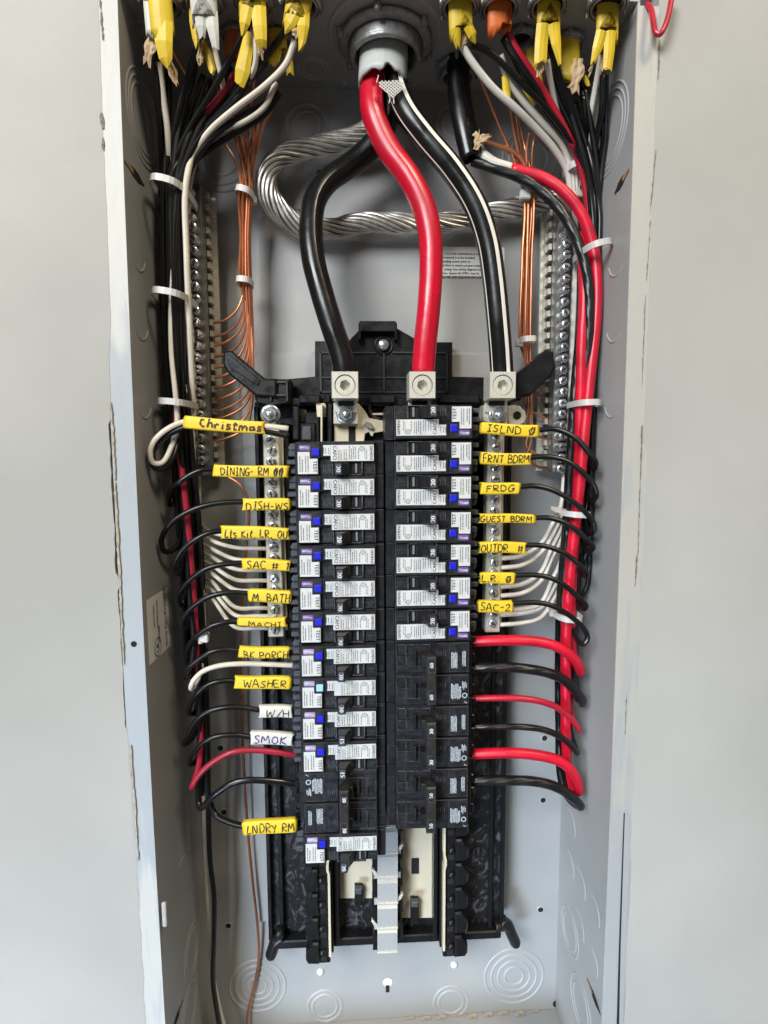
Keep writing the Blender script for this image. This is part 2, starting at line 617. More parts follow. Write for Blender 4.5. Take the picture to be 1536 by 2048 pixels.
def drywall(name, side):
    """a sheet with a ragged cut edge; its front stands just proud of the flange"""
    zs = [1.25, 0.8] + list(np.linspace(0.46, -0.76, 260)) + [-1.0, -1.4]
    y1, y0 = -DEP - 0.0013, -DEP + 0.011
    V, Fc = [], []
    for z in zs:
        if side < 0:
            e = HW + bow(z) + 0.0135 + jag(z, 1.3, 0.0003)
            e -= 0.0045 * max(0, min(1, (z - 0.06) / 0.03)) * 0.6         # paint carried over the flange higher up
            if 0.02 > z > -0.09: e += 0.0022 + jag(z * 2, 5, 0.0006)       # chewed-out stretch
            if -0.10 > z > -0.20: e += 0.0015 + jag(z * 3, 2, 0.0006)
            if -0.30 > z: e += -0.0008 + jag(z * 3, 9, 0.0010) + max(0, (-0.40 - z)) * 0.03
            x_in = -e
        else:
            e = HW + bow(z) * 0.4 + 0.0165 + jag(z, 4.2, 0.0005)
            if z > 0.0: e -= 0.003
            if z < -0.318: e += 0.0005
            x_in = e
        xo = side * 1.2
        V += [(x_in, y0, z), (x_in + side * 0.0007, y1, z), (xo, y1, z), (xo, y0, z)]
    n = len(zs)
    for i in range(n - 1):
        a, b = i * 4, i * 4 + 4
        Fc += [(a, a + 1, b + 1, b), (a + 1, a + 2, b + 2, b + 1), (a, b, b + 3, a + 3)]
    o = obj(name, (V, Fc), M_wall)
    tag(o, kind='structure')
    return o


for nm_, z0_, z1_ in (('wall_above', ZT + 0.010, 1.25), ('wall_below', -1.4, ZB - 0.012)):
    tag(obj(nm_, bx(-0.1925, 0.1955, -DEP - 0.0012, -DEP + 0.010, z0_, z1_), M_wall), kind='structure')
wl = drywall('wall_left', -1)
wr = drywall('wall_right', 1)


def fold(poly, side):
    return poly if side < 0 else [(-x, z) for x, z in poly]


def torn_strip(parent, side, pts, material, name, h=0.0006, d=None):
    """a ragged sliver of gypsum, tape or old paint lying along the cut edge; pts are (photo y, x0, x1)"""
    dd = d if d is not None else DEP + 0.0017
    V, Fc = [], []
    for i, (py, x0, x1) in enumerate(pts):
        a, b = P(x0, py, dd), P(x1, py, dd)
        V += [a, b, a + Vector((0, -h, 0)), b + Vector((0, -h, 0))]
    for i in range(len(pts) - 1):
        q, w = i * 4, i * 4 + 4
        Fc += [(q + 2, q + 3, w + 3, w + 2), (q, q + 2, w + 2, w), (q + 3, q + 1, w + 1, w + 3)]
    Fc += [(0, 1, 3, 2), tuple(len(V) - 4 + k for k in (0, 2, 3, 1))]
    return obj(name, (V, Fc), material, parent)


def ragged(y0, y1, xa, xb, w0, w1, step=7, amp=3.0, seed=1):
    r = random.Random(seed)
    out = []
    n = max(3, int((y1 - y0) / step))
    for i in range(n + 1):
        t = i / n
        x = xa + (xb - xa) * t
        w = (w0 + (w1 - w0) * t) * (0.45 + 0.75 * math.sin(math.pi * min(1, max(0, t))) ** 0.5)
        out.append((y0 + (y1 - y0) * t, x - w / 2 + r.uniform(-amp, amp) * 0.4, x + w / 2 + r.uniform(-amp, amp) * 0.4))
    return out


torn_strip(wl, -1, ragged(965, 1330, 230, 248, 5, 3, seed=3), M_chalk, 'torn_edge')
torn_strip(wl, -1, ragged(805, 960, 222, 231, 4, 3, seed=4), M_chalk, 'torn_edge')
torn_strip(wl, -1, ragged(1490, 1720, 261, 277, 4, 2.5, seed=5), M_chalk, 'torn_edge')
torn_strip(wl, -1, ragged(225, 258, 202, 206, 6, 4, step=4, seed=6), M_crack, 'crack', 0.0002)
torn_strip(wl, -1, ragged(275, 300, 206, 207, 4, 3, step=4, seed=7), M_crack, 'crack', 0.0002)
torn_strip(wl, -1, ragged(0, 80, 200, 206, 2.2, 1.6, step=6, seed=8), M_crack, 'crack', 0.0002)
for (ya, yb, xa, xb, w, sd) in ((300, 430, 1312, 1300, 2.5, 21), (440, 560, 1301, 1293, 1.6, 22), (590, 770, 1291, 1284, 2.2, 23),
                                (850, 960, 1284, 1281, 4.0, 24), (965, 1110, 1280, 1276, 2.0, 25), (1110, 1172, 1274, 1270, 5.0, 26),
                                (1390, 1470, 1253, 1250, 2.0, 27), (80, 160, 1320, 1316, 3.0, 28)):
    torn_strip(wr, 1, ragged(ya, yb, xa, xb, w * .6, w * 0.4, step=6, amp=2.0, seed=sd), M_crack, 'crack', 0.0002)
torn_strip(wr, 1, [(1622, 1249, 1250), (1634, 1248, 1259), (1760, 1243, 1256), (1900, 1238.5, 1250), (2060, 1234, 1244)],
           M_flange_r, 'bare_edge', 0.0003)
torn_strip(wr, 1, [(1626, 1247.5, 1249), (1760, 1242.5, 1244.6), (1900, 1237.5, 1240.4), (2060, 1233, 1237.5)], M_dark, 'gap', 0.0006)

# ------------------------------------------------------------------ the enclosure
box = thing('panel_box', 'grey enamelled steel panel enclosure recessed in the wall, open at the front', 'enclosure', (0, 0, ZB))


def wallsheet(side):
    zs = np.linspace(ZT, ZB, 40)
    V, Fc = [], []
    for z in zs:
        x = side * (HW + bow(z) * (1 if side < 0 else 0.4))
        xb = side * HW
        V += [(xb, 0, z), (x, -DEP, z), (x + side * 0.0016, -DEP, z), (xb + side * 0.0016, 0, z)]
    for i in range(len(zs) - 1):
        a, b = i * 4, i * 4 + 4
        for q in range(4):
            Fc.append((a + q, a + (q + 1) % 4, b + (q + 1) % 4, b + q))
    return V, Fc


obj('back_panel', bx(-HW - .0016, HW + .0016, 0, 0.0016, ZB, ZT), M_box, box)
side_l = obj('side_panel', wallsheet(-1), M_box, box)
side_r = obj('side_panel', wallsheet(1), M_box, box)
obj('top_panel', bx(-HW - .0016, HW + .0016, -DEP, 0.0016, ZT + 0.0003, ZT + .0018), M_box, box)
bot = obj('bottom_panel', bx(-HW - .0016, HW + .0016, -DEP, 0.0016, ZB - .0018, ZB - 0.0003), M_box, box)


def flange(side, w, material):
    zs = np.linspace(ZT + (0.004 if side < 0 else -0.003), ZB - 0.004, 60)
    V, Fc = [], []
    for z in zs:
        b = bow(z) * (1 if side < 0 else 0.4)
        x0 = side * (HW + b - 0.0006)
        x1 = side * (HW + b + w)
        V += [(x0, -DEP + 0.0002, z), (x0, -DEP - 0.0011, z), (x1, -DEP - 0.0011, z), (x1, -DEP + 0.0002, z)]
    for i in range(len(zs) - 1):
        a, b = i * 4, i * 4 + 4
        for q in range(4):
            Fc.append((a + q, a + (q + 1) % 4, b + (q + 1) % 4, b + q))
    Fc += [(0, 1, 2, 3), tuple(len(V) - 4 + k for k in (3, 2, 1, 0))]
    return V, Fc


fl = obj('flange', flange(-1, 0.0150, M_flange), M_flange, box)
fr_ = obj('flange', flange(1, 0.0175, M_flange_r), M_flange_r, box)
# dark bars whose colour stands in for cavity shade behind the gaps
obj('cavity_shade_bar', bx(-0.215, -0.1805, -DEP + 0.012, -DEP + 0.03, ZB, ZT), M_dark, box)
obj('cavity_shade_bar', bx(0.1805, 0.215, -DEP + 0.012, -DEP + 0.03, ZB, ZT), M_dark, box)

# raised platform pressed into the back
plat = prism([(P(500, 1500, 0).x, -0.447), (P(1012, 1500, 0).x, -0.447), (P(1012, 1500, 0).x, 0.085), (P(500, 1500, 0).x, 0.085)],
             -0.0002, -0.0034, 0.0030)
obj('raised_platform', plat, M_box, box)


def knockout_back(px, py, rpx, rings, d=0.0):
    c = P(px, py, d)
    e = P(px + rpx, py, d)
    r = abs(e.x - c.x)
    parts = [ring((c.x, c.y, c.z), r * q) for q in rings]
    return obj('knockout', join(*parts), M_ring, box, True)


knockout_back(515, 1972, 56, (1.0, 0.78, 0.55, 0.32))
knockout_back(1028, 1952, 58, (1.0, 0.78, 0.55, 0.32))
knockout_back(650, 2012, 34, (1.0, 0.72))
knockout_back(902, 2004, 34, (1.0, 0.72))
knockout_back(614, 250, 40, (1.0, 0.66))
knockout_back(912, 248, 38, (1.0, 0.66))
knockout_back(443, 318, 62, (1.0, 0.78, 0.5))
knockout_back(1066, 318, 60, (1.0, 0.78, 0.5))


def knockout_top(px, py, r, rings):
    c = Pz(px, py, ZT)
    parts = [ring((c.x, c.y, ZT), r * q, 'z') for q in rings]
    return obj('knockout', join(*parts), M_ring, box, True)


knockout_top(628, 138, 0.0125, (1.0, 0.7))
knockout_top(245 + 60, 70, 0.0125, (1.0, 0.7))
knockout_top(770, 70, 0.040, (1.0,))
c = Pz(690, 168, ZT)
obj('dimple', lathe([(0.0035, -0.0004), (0.003, 0.0014), (0.0, 0.002)], 14, 'z', (c.x, c.y, ZT)), M_ring, box, True)
c = Pz(828, 168, ZT)
obj('dimple', lathe([(0.0035, -0.0004), (0.003, 0.0014), (0.0, 0.002)], 14, 'z', (c.x, c.y, ZT)), M_ring, box, True)


def side_x(side, d, z):
    b = bow(z) * (1 if side < 0 else 0.4)
    return side * (HW + b * d / DEP)


def knockout_side(side, d, z, r, rings, arc=(0, 360)):
    s = side
    V, Fc = [], []
    for q in rings:
        n = 40
        rr = r * q
        w = 0.0011
        k0 = len(V)
        prof = [(rr - w, -0.0002), (rr - w * .4, 0.0006), (rr + w * .4, 0.0006), (rr + w, -0.0002)]
        for i in range(n):
            a = math.radians(arc[0] + (arc[1] - arc[0]) * i / (n if arc[1] - arc[0] >= 360 else n - 1))
            for pr, h in prof:
                dd = d + pr * math.cos(a)
                zz = z + pr * math.sin(a)
                V.append((side_x(s, dd, zz) - s * h, -dd, zz))
        for i in range(n if arc[1] - arc[0] >= 360 else n - 1):
            j = (i + 1) % n
            for t in range(3):
                Fc.append((k0 + i * 4 + t, k0 + j * 4 + t, k0 + j * 4 + t + 1, k0 + i * 4 + t + 1))
    return obj('knockout', (V, Fc), M_ring, box, True)


for s in (-1, 1):
    knockout_side(s, 0.058, 0.238, 0.031, (1.0, 0.86, 0.72))
    for (d, z) in ((0.030, 0.118), (0.030, 0.064), (0.078, 0.140), (0.078, 0.092), (0.078, 0.036)):
        knockout_side(s, d, z, 0.013, (1.0,), (-10, 115) if d < .05 else (200, 320))
for (d, z, r) in ((0.022, -0.345, .013), (0.022, -0.385, .013), (0.046, -0.385, .014), (0.046, -0.425, .014), (0.075, -0.386, .013), (0.075, -0.43, .013)):
    knockout_side(1, d, z, r, (1.0,), (-15, 110))
knockout_side(1, 0.030, -0.445, 0.020, (1.0, 0.75))
knockout_side(-1, 0.030, -0.445, 0.022, (1.0, 0.72))
knockout_side(-1, 0.045, -0.36, 0.013, (1.0,), (60, 190))
knockout_side(-1, 0.045, -0.49, 0.022, (1.0, 0.72))
knockout_side(1, 0.058, -0.49, 0.022, (1.0, 0.72))


def side_slot(pxa, pya, pxb, pyb, side, w=0.0032):
    """a slot cut in a side panel, with timber showing at one end"""
    a, b = Px(pxa, pya, side * (HW + 0.001)), Px(pxb, pyb, side * (HW + 0.001))
    t = (b - a).normalized()
    u = Vector((0, -t.z, t.y))
    prof = [(0.0, 0.35), (0.25, 0.5), (0.45, 1.0), (0.7, 1.0), (0.85, 0.5), (1.0, 0.2)]
    ring_ = [a + (b - a) * q + u * w * k for q, k in prof] + [a + (b - a) * q - u * w * k for q, k in prof[::-1]]
    V, n = [], len(ring_)
    for p in ring_:
        x = side_x(side, -p.y, p.z) - side * 0.0003
        V.append((x, p.y, p.z))
    o = obj('slot', (V, [(k, k + 1, n - 2 - k, n - 1 - k) for k in range(n // 2 - 1)]), M_dark, box)
    p0, p1 = a, a + (b - a) * 0.42
    V = []
    for p, k in ((p0, .3), (p1, .5), (p1, -.5), (p0, -.3)):
        q = p + u * w * k * 0.9
        V.append((side_x(side, -q.y, q.z) - side * 0.0005, q.y, q.z))
    obj('timber', (V, [(0, 1, 2, 3)]), M_wood, o)


side_slot(249, 320, 288, 372, -1)
side_slot(1260, 338, 1231, 388, 1)
side_slot(1176, 1957, 1203, 2030, 1)
side_slot(365, 2000, 345, 2060, -1)


def hole(px, py, r=0.0026, lip=True):
    c = P(px, py, 0)
    d = 0.0004
    V, Fc = lathe([(r, 0.0004), (0, 0.00041)], 16, 'y', (c.x, 0, c.z))
    o = obj('mounting_hole', (V, Fc), M_dark, box)
    if lip:
        obj('lip', lathe([(r * 1.5, -0.0001), (r * 1.25, 0.0009), (r * 1.0, 0.0005)], 18, 'y', (c.x, 0, c.z)), M_ring, o, True)


for h in ((640, 346), (887, 349), (1022, 745), (448, 1624), (457, 1851), (1086, 1600), (1081, 1819), (1089, 1476), (441, 1496)):
    hole(*h)
for (hx, hy) in ((641, 1943), (908, 1929)):
    c = P(hx, hy, 0)
    obj('rivet', lathe([(0.0034, -0.0002), (0.0030, 0.0016), (0.0015, 0.0024), (0, 0.0026)], 16, 'y', (c.x, 0, c.z)), M_labw, box, True)
c = P(775, 1964, 0)
kh = obj('keyhole', lathe([(0.0046, 0.0004), (0, 0.00041)], 20, 'y', (c.x, 0, c.z)), M_labw, box)
obj('keyhole_slot', bx(c.x - 0.0018, c.x + 0.0018, -0.0006, -0.0003, c.z - 0.0105, c.z - 0.003), M_dark, kh)
# grime along the bottom fold
for i in range(9):
    x = P(820 + i * 31, 2036, 0).x
    obj('grime', bx(x - 0.005 - random.random() * .003, x + 0.005, -0.002 - random.random() * .004, -0.0004, ZB + 0.0001, ZB + 0.0004 + random.random() * .0005), M_chalk, bot)
c = P(1112, 2036, 0.0)
obj('corner_hole', lathe([(0.004, 0.0008), (0, 0.0009)], 14, 'y', (c.x, 0, ZB + 0.006)), M_dark, box)
# flange screw hole
c = P(269, 1287, DEP)
obj('flange_hole', lathe([(0.0022, 0.0013), (0, 0.00135)], 14, 'y', (c.x, -DEP, c.z)), M_dark, fl)
# plaster lump on the left flange
c0 = P(327, 1825, DEP)
obj('plaster_lump', bx(c0.x - .0005, c0.x + 0.0032, -DEP - 0.003, -DEP - 0.0003, c0.z - 0.010, c0.z + 0.010, 0.0012, 2), M_wall, fl)

# listing sticker on the left side panel, turned a quarter
xs = -HW - 0.0004
q0, q1, q2, q3 = [Px(*p, -HW - 0.0025) for p in ((296, 1192), (333, 1180), (337, 1300), (298, 1322))]
zc = (q0.z + q2.z) / 2
zh = (abs(q0.z - q3.z) + abs(q1.z - q2.z)) / 4
yf, yb = (q0.y + q3.y) / 2, (q1.y + q2.y) / 2


def sx_(y, z, off):
    return side_x(-1, -y, z) + off


st = obj('listing_sticker', ([(sx_(y, z, o_), y, z) for o_ in (0.00005, 0.0004) for y, z in
                              ((yf, zc + zh), (yb, zc + zh), (yb, zc - zh), (yf, zc - zh))],
                             [(4, 5, 6, 7), (0, 4, 7, 3), (1, 2, 6, 5), (0, 1, 5, 4), (3, 7, 6, 2)]), M_labw, box)
wdt = abs(yb - yf)
UPV = Vector((0, -1, 0)) * -1 if False else Vector((0, -1, 0))


def side_text(s, size, fy, fz, bold=0.0, name='lettering'):
    y = yf + (yb - yf) * fy
    z = zc + zh * (2 * fz - 1)
    v, f = text_on(s, size, (0, y, z), (0, 0, 1), (0, -1, 0), bold)
    V = [(sx_(p.y, p.z, 0.0008), p.y, p.z) for p in (Vector(q) for q in v)]
    return V, f


obj('lettering', join(side_text('Issue No. 0150877', 0.0062, 0.80, 0.55), side_text('ENCLOSED', 0.0034, 0.26, 0.70, 0.0001),
                      side_text('PANELBOARD', 0.0034, 0.42, 0.70, 0.0001), side_text('LISTED', 0.0042, 0.47, 0.36, 0.0003),
                      side_text('UL', 0.0075, 0.38, 0.17, 0.0003)), M_print, st)
V, Fc = [], []
n = 40
for i in range(n):
    a = 2 * math.pi * i / n
    for r_ in (0.0066, 0.0074):
        y = yf + (yb - yf) * 0.38 + r_ * 0.9 * math.cos(a)
        z = zc + zh * (2 * 0.17 - 1) + r_ * math.sin(a)
        V.append((sx_(y, z, 0.0008), y, z))
for i in range(n):
    j = (i + 1) % n
    Fc.append((2 * i, 2 * j, 2 * j + 1, 2 * i + 1))
obj('listing_mark', (V, Fc), M_print, st)

# notice on the back
a, b = P(846, 493, 0), P(1008, 553, 0)
nt_ = obj('notice', prism([(a.x, b.z), (b.x, b.z), (b.x, a.z), (a.x, a.z)], -0.00005, -0.0004), M_labw, box)
rows = ['e is to be mounted on a solid', 'e neutral is to be bonded', 'bonding screw prior to', 'he box to ensure proper contact',
        'g lang. See wiring diagram for', 'ation. Spacer kit SMK1 may be', 'place the unit away from the wall']
parts = []
for i, s in enumerate(rows):
    v, f = text_geo(s, 0.0027)
    xr = [P(q, 540, 0).x for q in (962, 948, 940, 966, 962, 958, 962)][i]
    mx_ = max(p[0] for p in v)
    z = a.z - 0.0058 - i * 0.00325
    parts.append(([(xr - mx_ + p[0], -0.0006, z + p[1]) for p in v], f))
    parts.append(([(xr - mx_ + p[0] + .00016, -0.00062, z + p[1]) for p in v], f))
obj('lettering', join(*parts), M_print, nt_)
v, f = text_on('ST', 0.006, (P(596, 424, 0).x, -0.0002, P(596, 424, 0).z), (1, 0, 0), (0, 0, 1), 0.0002)
obj('stamped_mark', (v, f), M_print, box)

# ------------------------------------------------------------------ the breaker interior (base pan, bus, lugs, neutral bars)
inter = thing('breaker_interior', 'black plastic breaker base pan with bus bars, lugs and neutral bars', 'breaker base', (0.003, -0.012, -0.451))


def pxz(px, py, d):
    q = P(px, py, d)
    return (q.x, q.z)


XL, XR = -0.1055, 0.1120
pan = obj('base_pan', prism([(XL, -0.449), (XR, -0.449), (XR, 0.040), (XL, 0.040)], -0.0034, -0.020, 0.0012), M_pan, inter)
for (x0, x1) in ((XL + .0005, XL + 0.004), (XR - 0.004, XR - .0005), (-0.0945, -0.091), (0.097, 0.1005)):
    obj('pan_rib', bx(x0, x1, -0.026, -0.0198, -0.444, 0.036, 0.0006), M_pvc, inter)
# bottom crossbar and feet
obj('crossbar', bx(XL + 0.004, XR - 0.004, -0.030, -0.0198, -0.4495, -0.4415, 0.001), M_pvc, inter)
for (pts) in (((566, 1868), (552, 1880), (545, 1900), (540, 1913)), ((990, 1850), (1012, 1848), (1024, 1870), (1033, 1890))):
    path = catmull([P(x, y, 0.024) for x, y in pts], 6)
    obj('foot', tube(path, [0.0052] * (len(path) - 2) + [0.0046, 0.003], 10, flat=1.3), M_pvc, inter, True)
for (x, y) in ((560, 1866), (1008, 1846)):
    c = P(x, y, 0.03)
    obj('foot_boss', lathe([(0.004, -0.006), (0.004, 0.003), (0.002, 0.004), (0, 0.004)], 14, 'y', (c.x, -0.03, c.z)), M_pvc, inter, True)

# top plate
D = 0.016
top_poly = [pxz(x, y, D) for x, y in ((510, 800), (510, 764), (630, 753), (630, 682), (697, 682), (723, 655), (792, 655), (842, 684), (905, 684),
                                      (905, 753), (1042, 756), (1042, 800))]
obj('top_plate', prism(top_poly[::-1], -0.0034, -D, 0.0008), M_pvc, inter)
D2 = 0.0172


def rib_px(x0, y0, x1, y1, w=2.4, d=0.0178):
    a, b = P(x0, y0, d), P(x1, y1, d)
    h = w / 2.35 / 2000
    obj('rib', bx(min(a.x, b.x) - h, max(a.x, b.x) + h, -d, -0.0155, min(a.z, b.z) - h, max(a.z, b.z) + h), M_rib, inter)


for seg in ((641, 705, 750, 705), (786, 705, 894, 705), (641, 705, 641, 784), (894, 705, 894, 784), (641, 784, 894, 784), (768, 708, 768, 783),
            (643, 755, 766, 755), (770, 755, 892, 755)):
    rib_px(*seg)
# pull tab over the fixing screw
tabp = [pxz(x, y, 0.024) for x, y in ((717, 680), (717, 648), (720, 643), (790, 643), (794, 648), (794, 680), (789, 680), (789, 664), (722, 664), (722, 680))]
obj('pull_tab', prism(tabp[::-1], -0.0155, -0.026, 0.0006), M_pvc, inter)
c = P(767, 690, 0.018)
sc_ = obj('fixing_screw', lathe([(0.0046, -0.003), (0.0046, 0.003), (0.0038, 0.0038), (0, 0.0040)], 20, 'y', (c.x, -0.0165, c.z)), M_zinc, inter, True)
obj('screw_collar', lathe([(0.0062, -0.001), (0.0070, 0.0012), (0.0080, 0.0012), (0.0086, -0.001)], 24, 'y', (c.x, -0.0162, c.z)), M_pvc, inter, True)


def slab(px_pts, d0, d1, bev, name, material, parent=None):
    return obj(name, prism([pxz(x, y, d1) for x, y in px_pts][::-1], -d0, -d1, bev), material, parent or inter)


# upper arms
for pts in (((447, 703), (462, 700), (530, 757), (553, 757), (553, 795), (512, 792), (457, 748), (446, 730)),
            ((1108, 703), (1092, 700), (1046, 738), (1032, 748), (1032, 795), (1062, 790), (1102, 752), (1110, 735))):
    slab(pts, 0.030, 0.050, 0.0015, 'arm', M_pvc)
    q = [(x + (6 if x < 768 else -6), y + 6) for x, y in pts]
a1 = [(452, 712), (459, 709), (520, 760), (516, 772), (460, 735)]
slab(a1, 0.0495, 0.0512, 0.0004, 'arm_rib', M_pvc).hide_render = False
# corner bracket, with webs, over the left neutral bar
slab(((512, 758), (580, 758), (580, 806), (545, 812), (512, 806)), 0.020, 0.046, 0.001, 'bracket', M_pvc)
for s in ((516, 764, 572, 764), (516, 790, 572, 790), (541, 762, 541, 800), (574, 762, 574, 800)):
    a, b = P(s[0], s[1], .048), P(s[2], s[3], .048)
    obj('bracket_web', bx(a.x - .0007, b.x + .0007, -.0485, -.0455, b.z - .0007, a.z + .0007), M_rib, inter)
# carrier wall across the head of the bus
slab(((580, 795), (1000, 795), (1000, 812), (580, 812)), 0.018, 0.040, 0.001, 'head_wall', M_pvc)
for x0, x1 in ((598, 640), (648, 660), (738, 790), (880, 960)):
    slab(((x0, 790), (x1, 790), (x1, 806), (x0, 806)), 0.018, 0.047, 0.0008, 'head_block', M_pvc)

# left and right plastic rails that hook the breakers
ZR0, ZR1 = -0.4475, 0.030
XC = 0.0019


def rail(side):
    def sp(a, b):
        return (XC + a, XC + b) if side > 0 else (XC - b, XC - a)
    r = obj('rail', bx(*sp(.0525, .0635), -0.043, -0.019, ZR0, ZR1, 0.0008), M_pvc, inter)
    for k in range(7):
        z = -0.4405 + 0.0228 * k
        if z < -0.30:
            xa, xb = (.0600, .0715)
            pl = [(xa, z - .009), (xb - .002, z - .0085), (xb, z - .005), (xb, z + .003), (xb - .0045, z + .0075), (xb - .006, z + .0115), (xa, z + .0115)]
            obj('hook', prism([(XC + side * u, w) for u, w in pl][::side], -0.028, -0.0475, 0.0014), M_pvc, r)
            obj('peg', lathe([(.0030, -.002), (.0030, .0024), (.0018, .0036), (0, .0038)], 12, 'y', (XC + side * .0570, -0.043, z)), M_pvc, r, True)
            obj('notch', bx(*sp(.0536, .0592), -0.0436, -0.0425, z - .0095, z - .0045), M_dark, r)
    # bright edge of the bus seen past the rail
    V, Fc = [], []
    zz = -0.285
    prof = [(zz, 0), (-.352, 0), (-.357, .0012), (-.362, .0012), (-.366, 0), (ZR0 + .004, 0)]
    for z, dx in prof:
        for u in (.0494 + dx, .0514 + dx):
            V += [(XC + side * u, -.046, z), (XC + side * u, -.020, z)]
    for i in range(len(prof) - 1):
        q, w = 4 * i, 4 * i + 4
        Fc += [(q, q + 2, w + 2, w), (q, w, w + 1, q + 1), (q + 2, q + 3, w + 3, w + 2)]
    Fc.append(tuple(4 * (len(prof) - 1) + k for k in (0, 2, 3, 1)))
    obj('bus_edge', (V, Fc), M_bus, r)
    obj('inner_wall', bx(*sp(.0425, .0462), -0.036, -0.0195, ZR0 + .004, ZR1, .0006), M_pvc, r)
    obj('inner_wall', bx(*sp(.0475, .0492), -0.040, -0.0195, ZR0 + .002, ZR1, .0004), M_pvc, r)
    obj('rail_end', bx(*sp(.0505, .0665), -0.040, -0.020, ZR0 - 0.008, ZR0 + 0.001, 0.001), M_pvc, r)


rail(-1)
rail(1)

# bus plates
slab(((678, 1690), (752, 1690), (752, 1797), (680, 1797)), 0.020, 0.0225, 0.0003, 'bus_plate', M_bus)
slab(((795, 1640), (869, 1640), (867, 1836), (797, 1836)), 0.020, 0.0225, 0.0003, 'bus_plate', M_bus)
slab(((823, 1717), (838, 1717), (838, 1748), (823, 1748)), 0.0224, 0.0232, 0.0002, 'plate_slot', M_dark)
for (x0, x1, y0, y1) in ((709, 725, 1778, 1812), (822, 838, 1804, 1850)):
    t = slab(((x0, y0), (x1, y0), (x1, y1), (x0, y1)), 0.020, 0.030, 0.0008, 'clip', M_pvc)
    slab(((x0 + 1, y0 + 1), (x1 - 1, y0 + 1), (x1 - 1, y0 + 12), (x0 + 1, y0 + 12)), 0.0298, 0.0345, 0.0008, 'clip_head', M_grey, inter)
# centre stabs: overlapping plates that step down the middle
for i, (zb, d0) in enumerate(((-0.3478, .048), (-0.3706, .0475), (-0.3956, .047), (-0.4199, .0465), (-0.4434, .046), (-0.3235, .0485))):
    x = 0.0027 - (i % 5) * 0.00015
    hw = 0.0088
    V = []
    for (zz, dd) in ((zb + 0.0238, d0 - .0035), (zb + 0.0205, d0 + .0005), (zb + 0.0012, d0 - .0015), (zb, d0 - 0.006)):
        V += [(x - hw, -dd, zz), (x + hw, -dd, zz), (x - hw, -dd + .0018, zz), (x + hw, -dd + .0018, zz)]
    Fc = []
    for k in range(3):
        a = 4 * k
        Fc += [(a, a + 1, a + 5, a + 4), (a + 2, a + 6, a + 7, a + 3), (a, a + 4, a + 6, a + 2), (a + 1, a + 3, a + 7, a + 5)]
    Fc += [(0, 2, 3, 1), (12, 13, 15, 14)]
    o = obj('stab', (V, Fc), M_stab, inter)
    obj('stab_lip', bx(x - hw - .0004, x + hw + .0004, -d0 + .0006, -d0 + 0.0026, zb - 0.0004, zb + 0.0011, 0.0003), M_tin, o)
    if i not in (4,):
        s_ = 1 if i % 2 == 0 else -1
        x0, x1, x2 = x + s_ * hw, x + s_ * (hw + .0034), x + s_ * (hw + .0052)
        obj('stab_finger', prism([(x0, zb - .001), (x1, zb + .002), (x2, zb + .0060), (x1, zb + .0064), (x0, zb + .0026)][::s_], -d0 + .007, -d0 + 0.003, 0.0004), M_tin, o)
        obj('stab_shoulder', prism([(x - hw - .0028, zb - .004), (x + hw + .0028, zb - .004), (x + hw + .0028, zb + .0015), (x - hw - .0028, zb + .0015)], -d0 + .009, -d0 + .005, .0004), M_stab, o)
for s in (-1, 1):
    x = 0.0028 + s * 0.0112
    for k in range(5):
        z = -0.322 - 0.0254 * k - (0.010 if s < 0 else 0)
        obj('stab_guide', prism([(x - .0022, z - .010), (x + .0022, z - .010), (x + .0022, z + .004), (x, z + .009), (x - .0022, z + .006)], -0.020, -0.042, 0.0008), M_pvc, inter)
obj('stab_carrier', bx(-0.0070, 0.0125, -0.036, -0.0195, -0.43, 0.02, 0.0008), M_pvc, inter)

# exposed bus at the empty slot, top left
slab(((668, 806), (716, 806), (730, 822), (738, 836), (772, 842), (772, 862), (748, 866), (746, 872), (742, 872), (738, 864), (730, 868), (728, 885), (668, 885)),
     0.040, 0.0450, 0.0004, 'bus_plate', M_bus)
slab(((697, 853), (711, 853), (711, 885), (697, 885)), 0.0449, 0.0457, 0.0002, 'plate_slot', M_dark)
slab(((732, 843), (742, 846), (748, 856), (744, 860), (734, 856), (727, 849)), 0.0449, 0.0485, 0.0006, 'spring_tongue', M_zinc)
slab(((772, 826), (745, 826), (745, 830), (772, 830)), 0.040, 0.0450, 0.0002, 'bus_link', M_bus)
slab(((641, 808), (645, 808), (645, 884), (641, 884)), 0.030, 0.052, 0.0003, 'bus_blade', M_bus)
slab(((632, 806), (652, 806), (652, 834), (634, 834)), 0.030, 0.044, 0.0003, 'bus_blade_tab', M_bus)
slab(((600, 818), (612, 818), (614, 828), (610, 834), (614, 845), (600, 845)), 0.026, 0.030, 0.0003, 'bus_peep', M_bus)
slab(((585, 812), (597, 812), (597, 880), (585, 880)), 0.020, 0.050, 0.0008, 'partition', M_pvc)
slab(((597, 846), (630, 846), (630, 884), (597, 884)), 0.020, 0.046, 0.0008, 'partition', M_pvc)
slab(((604, 852), (622, 852), (622, 880), (604, 880)), 0.0455, 0.0475, 0.0006, 'partition_face', M_grey)
slab(((655, 806), (664, 806), (664, 884), (655, 884)), 0.020, 0.050, 0.0008, 'partition', M_pvc)
path = catmull([P(x, y, .043) for x, y in ((740, 806), (741, 822), (748, 834), (760, 838), (775, 838))], 6)
obj('moulded_lip', tube(path, 0.0016, 8), M_pvc, inter, True)

# ---- lugs


def hex_pts(r, n=6, ph=0.0):
    return [(r * math.cos(ph + 2 * math.pi * k / n), r * math.sin(ph + 2 * math.pi * k / n)) for k in range(n)]


